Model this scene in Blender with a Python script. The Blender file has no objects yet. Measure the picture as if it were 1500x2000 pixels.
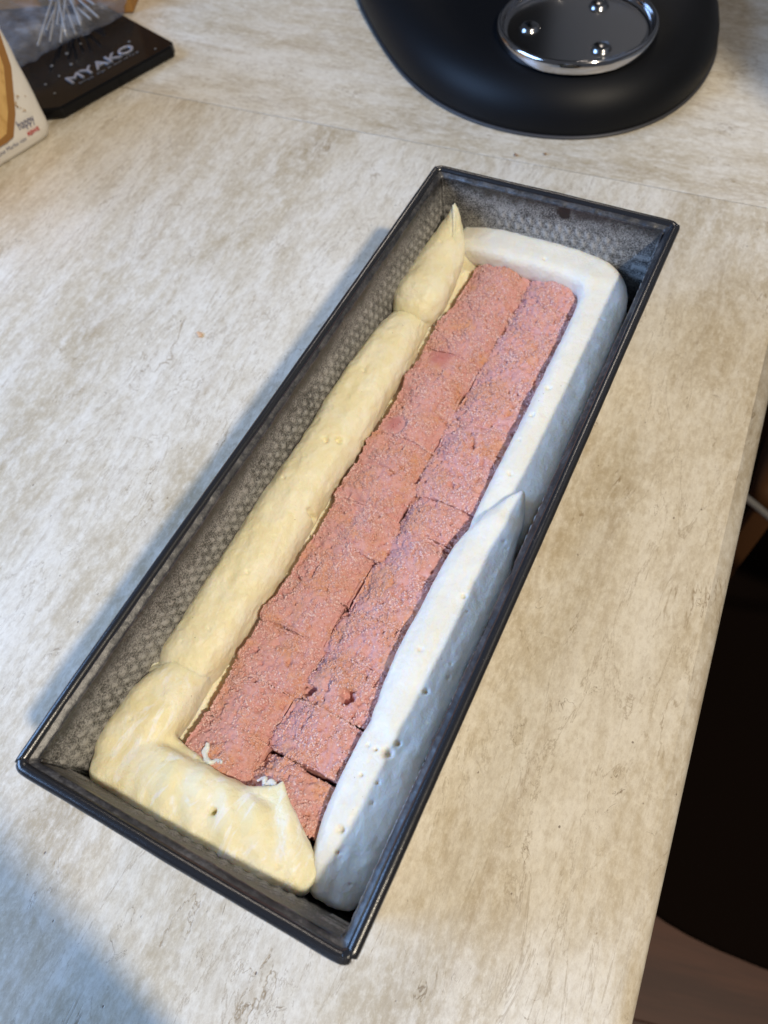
import bpy, bmesh, math, random
import numpy as np
from mathutils import Vector, Matrix

random.seed(7)
RNG = np.random.default_rng(11)
S = bpy.context.scene
COL = S.collection
MM = 0.001

# ------------------------------------------------------------------ camera
cam = bpy.data.cameras.new("camera")
cam.sensor_fit = 'VERTICAL'
cam.sensor_height = 36.0
cam.lens = 26.25
cam.clip_start = 0.01
cam.clip_end = 50
cam.dof.use_dof = True
cam.dof.focus_distance = 0.262
cam.dof.aperture_fstop = 14
camo = bpy.data.objects.new("camera", cam)
COL.objects.link(camo)
camo.location = (0.0771, -0.1359, 0.2865)
camo.rotation_euler = (0.5344, 0.0746, 0.4628)
S.camera = camo

# ------------------------------------------------------------------ world, lamps, exposure
S.view_settings.view_transform = 'Standard'
S.view_settings.look = 'None'
S.view_settings.gamma = 1
S.view_settings.exposure = 0
W = bpy.data.worlds.new("World")
S.world = W
W.use_nodes = True
W.node_tree.nodes['Background'].inputs[0].default_value = (0.80, 0.86, 1.0, 1)
W.node_tree.nodes['Background'].inputs[1].default_value = 0.09


def area(name, loc, target, size, power, col, size_y=None):
    l = bpy.data.lights.new(name, 'AREA')
    l.energy = power
    l.color = col
    if size_y:
        l.shape = 'RECTANGLE'
        l.size = size
        l.size_y = size_y
    else:
        l.shape = 'DISK'
        l.size = size
    o = bpy.data.objects.new(name, l)
    COL.objects.link(o)
    o.location = loc
    o.rotation_euler = (Vector(target) - Vector(loc)).to_track_quat('-Z', 'Y').to_euler()
    return o


area("ceiling_lamp", (0.96, -0.40, 1.46), (0, 0, 0), 0.10, 25.5, (1.0, 0.88, 0.70))
area("window_light", (-0.98, -0.46, 0.66), (-0.05, -0.05, 0), 0.80, 18.5, (0.33, 0.56, 1.0), 0.55)
area("kitchen_lamp", (-0.5, 1.5, 1.6), (-0.1, 0.2, 0), 0.5, 7.0, (1.0, 0.87, 0.74))

try:
    S.cycles.use_denoising = True
    S.cycles.max_bounces = 10
    S.cycles.transparent_max_bounces = 12
except Exception:
    pass


# ------------------------------------------------------------------ numpy noise
def _hash(ix, iy, iz, seed):
    h = (ix.astype(np.int64) * 73856093) ^ (iy.astype(np.int64) * 19349663) ^ (iz.astype(np.int64) * 83492791) ^ (seed * 2654435761 & 0x7fffffff)
    h &= 0xffffffff
    h = ((h ^ (h >> 15)) * 2246822519) & 0xffffffff
    h = ((h ^ (h >> 13)) * 3266489917) & 0xffffffff
    h ^= h >> 16
    return h / 4294967295.0


def vnoise(P, scale, seed=0):
    """smooth value noise, P in metres, scale = feature size in mm; returns -1..1"""
    Q = np.asarray(P) / (scale * MM)
    i = np.floor(Q)
    f = Q - i
    f = f * f * f * (f * (f * 6 - 15) + 10)
    i = i.astype(np.int64)
    r = 0
    for a in (0, 1):
        for b in (0, 1):
            for c in (0, 1):
                w = (f[:, 0] if a else 1 - f[:, 0]) * (f[:, 1] if b else 1 - f[:, 1]) * (f[:, 2] if c else 1 - f[:, 2])
                r = r + w * _hash(i[:, 0] + a, i[:, 1] + b, i[:, 2] + c, seed)
    return r * 2 - 1


def worley(P, scale, seed=0):
    Q = np.asarray(P) / (scale * MM)
    i = np.floor(Q).astype(np.int64)
    best = np.full(len(Q), 9.0)
    for a in (-1, 0, 1):
        for b in (-1, 0, 1):
            for c in (-1, 0, 1):
                jx, jy, jz = i[:, 0] + a, i[:, 1] + b, i[:, 2] + c
                px = jx + _hash(jx, jy, jz, seed + 1)
                py = jy + _hash(jx, jy, jz, seed + 2)
                pz = jz + _hash(jx, jy, jz, seed + 3)
                d = (Q[:, 0] - px) ** 2 + (Q[:, 1] - py) ** 2 + (Q[:, 2] - pz) ** 2
                best = np.minimum(best, d)
    return np.sqrt(best)


# ------------------------------------------------------------------ mesh helpers
def link(name, me, mat=None, parent=None, smooth=True):
    o = bpy.data.objects.new(name, me)
    COL.objects.link(o)
    if mat is not None:
        me.materials.append(mat)
    me.polygons.foreach_set('use_smooth', [bool(smooth)] * len(me.polygons))
    if parent is not None:
        o.parent = parent
    return o


def mesh(name, V, F):
    me = bpy.data.meshes.new(name)
    me.from_pydata([tuple(v) for v in V], [], [tuple(f) for f in F])
    me.update()
    return me


def gridmesh(name, G, close_u=False, close_v=False):
    """G: array (n, m, 3)"""
    n, m = G.shape[:2]
    me = bpy.data.meshes.new(name)
    V = G.reshape(-1, 3)
    nu = n if close_u else n - 1
    nv = m if close_v else m - 1
    a, b = np.meshgrid(np.arange(nu), np.arange(nv), indexing='ij')
    a2, b2 = (a + 1) % n, (b + 1) % m
    F = np.stack([a * m + b, a * m + b2, a2 * m + b2, a2 * m + b], -1).reshape(-1, 4)
    me.vertices.add(len(V))
    me.vertices.foreach_set('co', V.astype(np.float32).ravel())
    me.loops.add(F.size)
    me.loops.foreach_set('vertex_index', F.astype(np.int32).ravel())
    me.polygons.add(len(F))
    me.polygons.foreach_set('loop_start', np.arange(0, F.size, 4, dtype=np.int32))
    me.update(calc_edges=True)
    me.validate()
    if close_v:
        # outward normals: the signed volume of the skin must be positive
        v0, v1, v2, v3 = (V[F[:, i]] - V.mean(0) for i in range(4))
        vol = (np.einsum('ij,ij->i', v0, np.cross(v1, v2)) + np.einsum('ij,ij->i', v0, np.cross(v2, v3))).sum()
        if vol < 0:
            me.flip_normals()
            me.update()
    return me


def get_co(me):
    a = np.zeros(len(me.vertices) * 3, np.float32)
    me.vertices.foreach_get('co', a)
    return a.reshape(-1, 3).astype(float)


def get_no(me):
    a = np.zeros(len(me.vertices) * 3, np.float32)
    me.vertices.foreach_get('normal', a)
    return a.reshape(-1, 3).astype(float)


def set_co(me, co):
    me.vertices.foreach_set('co', co.astype(np.float32).ravel())
    me.update()


def displace(me, fn):
    co, no = get_co(me), get_no(me)
    d = fn(co)
    set_co(me, co + no * d[:, None])
    return d


def empty(name, loc=(0, 0, 0), rz=0):
    o = bpy.data.objects.new(name, None)
    COL.objects.link(o)
    o.location = loc
    o.rotation_euler = (0, 0, rz)
    o.empty_display_size = 0.02
    return o


def tag(o, label=None, cat=None, group=None, kind=None):
    if label: o['label'] = label
    if cat: o['category'] = cat
    if group: o['group'] = group
    if kind: o['kind'] = kind
    return o


def box_mesh(name, x0, x1, y0, y1, z0, z1, bevel=0.0, seg=3):
    bm = bmesh.new()
    bmesh.ops.create_cube(bm, size=1)
    for v in bm.verts:
        v.co = Vector(((x0 + x1) / 2 + v.co.x * (x1 - x0), (y0 + y1) / 2 + v.co.y * (y1 - y0), (z0 + z1) / 2 + v.co.z * (z1 - z0)))
    if bevel:
        bmesh.ops.bevel(bm, geom=bm.edges[:], offset=bevel, segments=seg, profile=0.5, affect='EDGES')
    me = bpy.data.meshes.new(name)
    bm.to_mesh(me)
    bm.free()
    return me


def catmull(P, n):
    P = np.asarray(P, float)
    ext = np.vstack([2 * P[0] - P[1], P, 2 * P[-1] - P[-2]])
    fine = []
    for k in range(len(P) - 1):
        p0, p1, p2, p3 = ext[k:k + 4]
        for t in np.linspace(0, 1, 60, endpoint=False):
            fine.append(0.5 * (2 * p1 + (p2 - p0) * t + (2 * p0 - 5 * p1 + 4 * p2 - p3) * t * t + (3 * p1 - p0 - 3 * p2 + p3) * t ** 3))
    fine.append(P[-1])
    fine = np.array(fine)
    d = np.concatenate([[0], np.cumsum(np.linalg.norm(np.diff(fine[:, :3], axis=0), axis=1))])
    t = np.linspace(0, d[-1], n)
    return np.stack([np.interp(t, d, fine[:, i]) for i in range(fine.shape[1])], 1)


def strand_mesh(name, path, step=0.5, around=96, cap0=0.8, cap1=0.8, power=2.2):
    """path rows: x, y, z, half width, half height (mm)"""
    P = np.asarray(path, float)
    L = np.sum(np.linalg.norm(np.diff(P[:, :3], axis=0), axis=1))
    C = catmull(P, max(8, int(L / step)))
    T = np.gradient(C[:, :3], axis=0)
    T /= np.linalg.norm(T, axis=1)[:, None]
    for _ in range(3):
        T[1:-1] = (T[:-2] + T[1:-1] * 2 + T[2:]) / 4
        T /= np.linalg.norm(T, axis=1)[:, None]
    pos, rw, rh = C[:, :3], C[:, 3], C[:, 4]
    K = 16
    th = np.linspace(0, math.pi / 2 * 0.985, K)[1:]
    if cap0:
        e = [(pos[0] - T[0] * rw[0] * cap0 * math.sin(a), T[0], rw[0] * math.cos(a), rh[0] * math.cos(a)) for a in th][::-1]
        pos = np.vstack([[q[0] for q in e], pos]); T = np.vstack([[q[1] for q in e], T])
        rw = np.concatenate([[q[2] for q in e], rw]); rh = np.concatenate([[q[3] for q in e], rh])
    if cap1:
        e = [(pos[-1] + T[-1] * rw[-1] * cap1 * math.sin(a), T[-1], rw[-1] * math.cos(a), rh[-1] * math.cos(a)) for a in th]
        w0, h0 = rw[-1], rh[-1]
        pos = np.vstack([pos, [q[0] for q in e]]); T = np.vstack([T, [q[1] for q in e]])
        rw = np.concatenate([rw, [q[2] for q in e]]); rh = np.concatenate([rh, [q[3] for q in e]])
    Z = np.array([0, 0, 1.0])
    Sd = np.cross(T, Z)
    nn = np.linalg.norm(Sd, axis=1)
    for i in range(1, len(Sd)):
        if nn[i] < 0.25:
            Sd[i] = Sd[i - 1]
    Sd /= np.linalg.norm(Sd, axis=1)[:, None]
    U = np.cross(Sd, T)
    a = np.linspace(0, 2 * math.pi, around, endpoint=False)
    ca = np.sign(np.cos(a)) * np.abs(np.cos(a)) ** (2 / power)
    sa = np.sign(np.sin(a)) * np.abs(np.sin(a)) ** (2 / power)
    G = pos[:, None, :] + Sd[:, None, :] * (rw[:, None] * ca)[:, :, None] + U[:, None, :] * (rh[:, None] * sa)[:, :, None]
    return gridmesh(name, G * MM, close_v=True)


def blend(name, meshes, voxel=0.55, iters=10):
    """melt several strands into one soft skin"""
    bm = bmesh.new()
    for m in meshes:
        bm.from_mesh(m)
    # close the ends so that the voxel remesh sees solid bodies
    bmesh.ops.holes_fill(bm, edges=[e for e in bm.edges if e.is_boundary])
    me = bpy.data.meshes.new(name)
    bm.to_mesh(me); bm.free()
    for v in me.vertices: v.co *= 100
    o = bpy.data.objects.new(name, me)
    COL.objects.link(o)
    r = o.modifiers.new('r', 'REMESH'); r.mode = 'VOXEL'; r.voxel_size = voxel * 0.1; r.use_smooth_shade = True
    q = o.modifiers.new('s', 'SMOOTH'); q.factor = 0.5; q.iterations = iters
    bpy.context.view_layer.update()
    dg = bpy.context.evaluated_depsgraph_get()
    out = bpy.data.meshes.new_from_object(o.evaluated_get(dg))
    out.name = name
    bpy.data.objects.remove(o)
    set_co(out, get_co(out) / 100)
    return out


def cream_relief(me, seed, stretch=(1, 0.35, 1), big=0.9, mid=0.32, fine=0.10, pits=(), npits=40, ridge=0.0):
    st = np.array(stretch)

    def f(co):
        d = big * vnoise(co * st, 13, seed) + 0.45 * big * vnoise(co * st, 6.5, seed + 1) + mid * vnoise(co * (st + 1) / 2, 2.9, seed + 2)
        d += 1.1 * fine * vnoise(co, 1.3, seed + 3) + 0.05 * vnoise(co, 0.75, seed + 4) + 0.3 * mid * np.abs(vnoise(co * (st + 1) / 2, 2.0, seed + 6))
        if ridge:
            d += ridge * vnoise(co * np.array(stretch) * np.array([1, 0.25, 1]), 2.2, seed + 9)
        d = d * MM
        r = np.random.default_rng(seed)
        idx = r.integers(0, len(co), npits)
        for k in idx:
            rad = r.uniform(0.35, 0.75) * MM
            q = np.sum((co - co[k]) ** 2, 1)
            d -= rad * 1.2 * np.exp(-(q / rad ** 2) ** 1.3)
        for (x, y, rad, dep) in pits:
            q = (co[:, 0] - x * MM) ** 2 + (co[:, 1] - y * MM) ** 2
            up = co[:, 2] > 0.036
            d -= np.where(up, 1.7 * dep * MM * np.exp(-(q / (rad * MM) ** 2) ** 1.5), 0)
        return d
    displace(me, f)


# ------------------------------------------------------------------ material helpers
def srgb(r, g, b):
    def c(v):
        v /= 255
        return v / 12.92 if v <= 0.04045 else ((v + 0.055) / 1.055) ** 2.4
    return (c(r), c(g), c(b), 1)


class NT:
    def __init__(s, name):
        s.m = bpy.data.materials.new(name)
        s.m.use_nodes = True
        s.t = s.m.node_tree
        s.b = s.t.nodes['Principled BSDF']
        s.tc = s.t.nodes.new('ShaderNodeTexCoord')

    def n(s, typ, **kw):
        x = s.t.nodes.new(typ)
        for k, v in kw.items():
            if k.startswith('i_'):
                x.inputs[k[2:].replace('_', ' ')].default_value = v
            else:
                setattr(x, k, v)
        return x

    def l(s, a, b):
        s.t.links.new(a, b)

    def mapping(s, scale=(1, 1, 1), loc=(0, 0, 0), rot=(0, 0, 0)):
        m = s.n('ShaderNodeMapping')
        m.inputs['Scale'].default_value = scale
        m.inputs['Location'].default_value = loc
        m.inputs['Rotation'].default_value = rot
        s.l(s.tc.outputs['Object'], m.inputs[0])
        return m.outputs[0]

    def noise(s, vec, scale, detail=4, rough=0.55, dist=0.0):
        x = s.n('ShaderNodeTexNoise')
        x.inputs['Scale'].default_value = scale
        x.inputs['Detail'].default_value = detail
        x.inputs['Roughness'].default_value = rough
        x.inputs['Distortion'].default_value = dist
        s.l(vec, x.inputs['Vector'])
        return x.outputs['Fac']

    def voro(s, vec, scale, feature='F1', rand=1.0):
        x = s.n('ShaderNodeTexVoronoi', feature=feature)
        x.inputs['Scale'].default_value = scale
        x.inputs['Randomness'].default_value = rand
        s.l(vec, x.inputs['Vector'])
        return x

    def ramp(s, fac, stops, interp='LINEAR'):
        x = s.n('ShaderNodeValToRGB')
        cr = x.color_ramp
        cr.interpolation = interp
        while len(cr.elements) < len(stops):
            cr.elements.new(0.5)
        for e, (p, c) in zip(cr.elements, stops):
            e.position = p
            e.color = c if len(c) == 4 else (*c, 1)
        s.l(fac, x.inputs[0])
        return x.outputs[0]

    def step(s, fac, a, b):
        """0 below a, 1 above b"""
        x = s.n('ShaderNodeMapRange')
        x.interpolation_type = 'SMOOTHSTEP'
        x.inputs['From Min'].default_value = a
        x.inputs['From Max'].default_value = b
        s.l(fac, x.inputs['Value'])
        return x.outputs[0]

    def math(s, op, a, b=None, clamp=False):
        x = s.n('ShaderNodeMath', operation=op, use_clamp=clamp)
        for i, v in enumerate((a, b)):
            if v is None: continue
            if isinstance(v, (int, float)): x.inputs[i].default_value = v
            else: s.l(v, x.inputs[i])
        return x.outputs[0]

    def mix(s, fac, a, b, mode='MIX'):
        x = s.n('ShaderNodeMix', data_type='RGBA', blend_type=mode)
        if isinstance(fac, (int, float)): x.inputs[0].default_value = fac
        else: s.l(fac, x.inputs[0])
        for i, v in ((6, a), (7, b)):
            if isinstance(v, tuple): x.inputs[i].default_value = v
            else: s.l(v, x.inputs[i])
        return x.outputs[2]

    def bump(s, h, strength, dist):
        x = s.n('ShaderNodeBump')
        x.inputs['Strength'].default_value = strength
        x.inputs['Distance'].default_value = dist
        s.l(h, x.inputs['Height'])
        s.l(x.outputs[0], s.b.inputs['Normal'])

    def set(s, **kw):
        for k, v in kw.items():
            i = s.b.inputs[k.replace('_', ' ')]
            if isinstance(v, (int, float, tuple)): i.default_value = v
            else: s.l(v, i)


def simple(name, col, rough=0.5, metal=0.0, **kw):
    t = NT(name)
    t.set(Base_Color=col, Roughness=rough, Metallic=metal, **kw)
    return t.m


def mat_worktop(name, tint=0.0):
    t = NT(name)
    v1 = t.mapping((1, 0.30, 1), (tint, 0, 0))
    v2 = t.mapping((1, 0.14, 1), (3 + tint, 1, 0), (0, 0, 0.05))
    v0 = t.mapping((1, 0.6, 1), (7 + tint, 2, 0))
    cloud = t.noise(v1, 16, 6, 0.62, 0.5)
    base = t.ramp(cloud, [(0.34, srgb(176, 161, 134)), (0.45, srgb(200, 188, 165)), (0.54, srgb(213, 204, 186)), (0.66, srgb(224, 218, 205))])
    st = t.noise(v2, 46, 5, 0.65, 0.9)
    stf = t.step(st, 0.53, 0.74)
    c = t.mix(t.math('MULTIPLY', stf, 0.55), base, srgb(166, 146, 118))
    st2 = t.step(t.noise(v2, 95, 5, 0.6, 0.6), 0.50, 0.72)
    c = t.mix(t.math('MULTIPLY', st2, 0.34), c, srgb(236, 232, 224))
    # mottled fine grain of the stone print
    fine = t.noise(v0, 330, 5, 0.7, 0.3)
    c = t.mix(t.math('MULTIPLY', t.step(fine, 0.44, 0.66), 0.26), c, srgb(171, 156, 130))
    fine2 = t.noise(t.mapping((1, .7, 1), (9, 4, 0)), 170, 7, 0.74, 0.0)
    c = t.mix(t.math('MULTIPLY', t.step(fine2, 0.44, 0.66), 0.36), c, srgb(238, 234, 224))
    cl2 = t.noise(t.mapping((1, 0.36, 1), (13, 6, 0), (0, 0, 0.06)), 60, 9, 0.78, 0.3)
    c = t.mix(t.math('MULTIPLY', t.step(cl2, 0.48, 0.62), 0.20), c, srgb(176, 160, 134))
    c = t.mix(t.math('MULTIPLY', t.step(cl2, 0.54, 0.40), 0.35), c, srgb(238, 235, 228))
    vd = t.mapping((1, 0.16, 1), (5, 8, 0), (0, 0, 0.10))
    wn = t.noise(vd, 120, 8, 0.72, 0.5)
    c = t.mix(t.math('MULTIPLY', t.step(wn, 0.53, 0.68), 0.18), c, srgb(164, 148, 124))
    c = t.mix(t.math('MULTIPLY', t.step(t.noise(vd, 260, 8, 0.75, 0.2), 0.52, 0.64), 0.22), c, srgb(236, 232, 224))
    vn3 = t.noise(t.mapping((1, 0.22, 1), (2, 3, 0), (0, 0, 0.08)), 55, 7, 0.66, 0.8)
    v3 = t.math('SUBTRACT', 1.0, t.step(t.math('ABSOLUTE', t.math('SUBTRACT', vn3, 0.5)), 0.0, 0.012))
    c = t.mix(t.math('MULTIPLY', t.math('MULTIPLY', v3, t.step(cloud, 0.42, 0.56)), 0.45), c, srgb(140, 120, 92))
    # thin broken veins
    vn = t.noise(v1, 30, 6, 0.6, 1.2)
    ridge = t.math('ABSOLUTE', t.math('SUBTRACT', vn, 0.5))
    vein = t.math('SUBTRACT', 1.0, t.step(ridge, 0.0, 0.009))
    gate = t.step(t.noise(v0, 38, 4, 0.6), 0.52, 0.64)
    vf = t.math('MULTIPLY', vein, gate)
    c = t.mix(t.math('MULTIPLY', vf, 0.75), c, srgb(139, 117, 86))
    vn2 = t.noise(t.mapping((1, 0.5, 1), (11, 5, 0)), 75, 4, 0.6, 1.8)
    ridge2 = t.math('ABSOLUTE', t.math('SUBTRACT', vn2, 0.5))
    vein2 = t.math('SUBTRACT', 1.0, t.step(ridge2, 0.0, 0.010))
    vf2 = t.math('MULTIPLY', vein2, t.step(t.noise(v0, 60, 4, 0.6, 0.2), 0.57, 0.64))
    c = t.mix(t.math('MULTIPLY', vf2, 0.75), c, srgb(120, 100, 76))
    # crisp fine grain on top of the clouds
    g1 = t.noise(t.mapping((1, 0.50, 1), (17, 3, 0), (0, 0, 0.12)), 400, 10, 0.84)
    c = t.mix(t.math('MULTIPLY', t.step(g1, 0.48, 0.62), 0.26), c, srgb(166, 149, 122))
    c = t.mix(t.math('MULTIPLY', t.step(g1, 0.52, 0.38), 0.36), c, srgb(243, 237, 224))
    g2 = t.noise(t.mapping((1, 0.16, 1), (7, 13, 0), (0, 0, 0.12)), 120, 10, 0.78, 0.3)
    c = t.mix(t.math('MULTIPLY', t.step(g2, 0.54, 0.64), 0.22), c, srgb(158, 139, 110))
    # dark pin specks
    vo = t.voro(t.mapping((1, 0.75, 1)), 210)
    sp = t.math('SUBTRACT', 1.0, t.step(vo.outputs['Distance'], 0.055, 0.11))
    sel = t.step(t.noise(v0, 150, 2, 0.5), 0.58, 0.61)
    spf = t.math('MULTIPLY', sp, sel)
    c = t.mix(t.math('MULTIPLY', spf, 0.75), c, srgb(96, 78, 62))
    t.set(Base_Color=c, Roughness=t.ramp(fine, [(0.3, (0.30,) * 3), (0.7, (0.42,) * 3)]))
    t.set(Specular_IOR_Level=0.5)
    t.set(Coat_Weight=0.12, Coat_Roughness=0.18)
    h = t.math('SUBTRACT', t.math('MULTIPLY', t.noise(v0, 420, 4, 0.6), 0.6), t.math('ADD', spf, t.math('MULTIPLY', vf, 0.5)))
    t.bump(h, 0.35, 0.00025)
    return t.m


def mat_pan_inside():
    t = NT("floured_metal")
    o = t.mapping()
    sep = t.n('ShaderNodeSeparateXYZ')
    t.l(o, sep.inputs[0])
    z = sep.outputs[2]
    big = t.noise(o, 55, 5, 0.65, 0.4)
    mid = t.noise(o, 260, 5, 0.7)
    dust = t.noise(t.mapping((1, 1, 1), (4, 2, 1)), 1500, 3, 0.75)
    # flour stops a little below the rim, with a ragged limit
    zz = t.math('ADD', z, t.math('MULTIPLY', t.math('SUBTRACT', big, 0.5), 0.016))
    up = t.math('SUBTRACT', 1.0, t.step(zz, 0.0600, 0.0665))
    at = t.n('ShaderNodeAttribute', attribute_name='dimple')
    cover = t.math('ADD', t.math('MULTIPLY', big, 0.38), t.math('MULTIPLY', mid, 0.44))
    cover = t.math('ADD', cover, t.math('ADD', t.math('MULTIPLY', at.outputs['Fac'], 0.30), 0.185))
    f = t.math('MULTIPLY', t.step(t.math('ADD', cover, t.math('MULTIPLY', t.math('SUBTRACT', dust, 0.5), 1.15)), 0.36, 0.86), t.math('ADD', t.math('MULTIPLY', up, 0.80), 0.12))
    # rubbed dark patch of the far wall
    d = t.n('ShaderNodeVectorMath', operation='DISTANCE')
    t.l(o, d.inputs[0])
    d.inputs[1].default_value = (0.0076, 0.1452, 0.0640)
    patch = t.step(t.math('ADD', d.outputs['Value'], t.math('MULTIPLY', t.math('SUBTRACT', mid, 0.5), 0.004)), 0.0022, 0.0040)
    f = t.math('MULTIPLY', f, patch)
    c = t.mix(f, srgb(27, 27, 29), srgb(168, 166, 162))
    t.set(Base_Color=c, Roughness=t.ramp(f, [(0, (0.36,) * 3), (0.4, (0.8,) * 3)]), Metallic=0.0)
    t.set(Specular_IOR_Level=0.5)
    h = t.math('ADD', t.math('MULTIPLY', dust, 0.5), mid)
    t.bump(h, 0.5, 0.00022)
    return t.m


def mat_pan_outside(name, dustlevel, soft=0.22):
    t = NT(name)
    o = t.mapping()
    mid = t.noise(o, 190, 5, 0.7)
    dust = t.noise(t.mapping((1, 1, 1), (4, 2, 1)), 1700, 3, 0.8)
    f = t.step(t.math('ADD', mid, t.math('MULTIPLY', t.math('SUBTRACT', dust, 0.5), 1.1)), 1.0 - dustlevel, 1.0 + soft - dustlevel)
    c = t.mix(t.math('MULTIPLY', f, 0.85), srgb(33, 34, 38), srgb(170, 165, 160))
    t.set(Base_Color=c, Roughness=t.ramp(f, [(0, (0.24,) * 3), (0.5, (0.75,) * 3)]), Metallic=0.0)
    t.set(Specular_IOR_Level=0.75)
    t.bump(t.math('ADD', mid, dust), 0.3, 0.00012)
    return t.m


def mat_cream(name, c1, c2, c3, streak=0.0, sss=0.45, scale=0.003, bump=0.5):
    t = NT(name)
    o = t.mapping()
    a = t.noise(o, 90, 4, 0.6, 0.6)
    c = t.mix(t.step(a, 0.38, 0.66), c1, c2)
    s1 = t.noise(t.mapping((1, 0.35, 1), (0, 0, 0), (0, 0, -0.5)), 150, 5, 0.6, 1.6)
    c = t.mix(t.math('MULTIPLY', t.step(s1, 0.52, 0.66), 0.35 + streak), c, c3)
    # vanilla specks
    vo = t.voro(o, 330)
    sp = t.math('SUBTRACT', 1.0, t.step(vo.outputs['Distance'], 0.05, 0.085))
    sel = t.step(t.noise(t.mapping((1, 1, 1), (5, 5, 5)), 240, 2, 0.5), 0.60, 0.63)
    c = t.mix(t.math('MULTIPLY', t.math('MULTIPLY', sp, sel), 0.6), c, srgb(120, 95, 60))
    t.set(Base_Color=c)
    t.set(Roughness=t.ramp(t.noise(o, 700, 3, 0.6), [(0.35, (0.30,) * 3), (0.65, (0.48,) * 3)]))
    t.set(Subsurface_Weight=sss, Subsurface_Radius=(1.0, 0.7, 0.4), Subsurface_Scale=scale)
    t.set(Specular_IOR_Level=0.45)
    h = t.math('ADD', t.noise(o, 1050, 4, 0.65), t.math('MULTIPLY', t.noise(t.mapping((1, 0.5, 1)), 420, 3, 0.6), 1.3))
    t.bump(h, bump * 1.5, 0.00036)
    return t.m


def mat_sponge():
    t = NT("pink_sponge")
    geo = t.n('ShaderNodeNewGeometry')
    o = t.mapping()
    wp = geo.outputs['Position']
    info = t.n('ShaderNodeObjectInfo')
    soak = t.noise(wp, 85, 4, 0.6, 0.4)
    c = t.mix(t.step(soak, 0.46, 0.70), srgb(216, 162, 157), srgb(216, 160, 128))
    warm = t.noise(wp, 150, 4, 0.6, 0.8)
    c = t.mix(t.math('MULTIPLY', t.step(warm, 0.54, 0.70), 0.55), c, srgb(200, 136, 130))
    grain = t.noise(wp, 1300, 4, 0.75)
    c = t.mix(t.math('MULTIPLY', t.step(grain, 0.48, 0.66), 0.62), c, srgb(226, 192, 188))
    hole = t.step(t.noise(wp, 620, 3, 0.6), 0.61, 0.70)
    c = t.mix(t.math('MULTIPLY', hole, 0.55), c, srgb(176, 96, 80))

    for px, py, rad in ((-0.0195, 0.0265, 0.0050), (-0.0170, 0.0665, 0.0062)):
        dd = t.n('ShaderNodeVectorMath', operation='DISTANCE')
        t.l(wp, dd.inputs[0])
        dd.inputs[1].default_value = (px, py, 0.040)
        near = t.math('SUBTRACT', 1.0, t.step(t.math('ADD', dd.outputs['Value'], t.math('MULTIPLY', t.noise(wp, 260, 4, 0.7), 0.008)), rad, rad + 0.0045))
        c = t.mix(t.math('MULTIPLY', near, 0.65), c, srgb(200, 122, 120))
    t.set(Base_Color=c, Roughness=0.85, Specular_IOR_Level=0.12, Subsurface_Weight=0.0, Subsurface_Radius=(1.0, 0.45, 0.3), Subsurface_Scale=0.0015)
    t.bump(t.noise(wp, 1600, 4, 0.75), 0.9, 0.0004)
    return t.m


def mat_wood(name, ca, cb, scale=20, rough=0.45, plank=None):
    t = NT(name)
    v = t.mapping((0.08, 1, 1))
    a = t.noise(v, scale, 6, 0.65, 0.6)
    c = t.mix(t.step(a, 0.35, 0.68), ca, cb)
    b = t.noise(v, scale * 7, 4, 0.6)
    c = t.mix(t.math('MULTIPLY', t.step(b, 0.5, 0.7), 0.35), c, cb)
    t.set(Base_Color=c, Roughness=rough)
    t.bump(b, 0.2, 0.0005)
    return t.m


M = {}
M['top'] = mat_worktop("stone_print_laminate")
M['top2'] = mat_worktop("stone_print_laminate_rear", 21.0)
M['inside'] = mat_pan_inside()
M['outside'] = mat_pan_outside("dark_coated_metal", 0.15)
M['rim'] = mat_pan_outside("dusty_rim_metal", 0.24)
def mat_lip():
    t = NT("dusty_lip_metal")
    o = t.mapping()
    f = t.noise(o, 900, 4, 0.8)
    g = t.noise(o, 120, 4, 0.7)
    f = t.math('MULTIPLY', t.step(t.math('ADD', f, g), 0.85, 1.35), 0.30)
    t.set(Base_Color=t.mix(f, srgb(26, 27, 32), srgb(150, 148, 148)), Roughness=0.40, Specular_IOR_Level=1.0)
    t.bump(t.noise(o, 1400, 3, 0.8), 0.5, 0.0002)
    return t.m


M['ledge'] = mat_lip()
M['yellow'] = mat_cream("vanilla_cream", srgb(240, 231, 192), srgb(244, 238, 210), srgb(248, 245, 230))
M['yellowmix'] = mat_cream("vanilla_cream_streaked", srgb(241, 232, 190), srgb(245, 240, 214), srgb(249, 248, 242), 0.45)
M['white'] = mat_cream("white_cream", srgb(234, 230, 216), srgb(238, 235, 224), srgb(236, 229, 208), 0.0, 0.6, 0.0045, 0.45)
M['sponge'] = mat_sponge()


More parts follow.
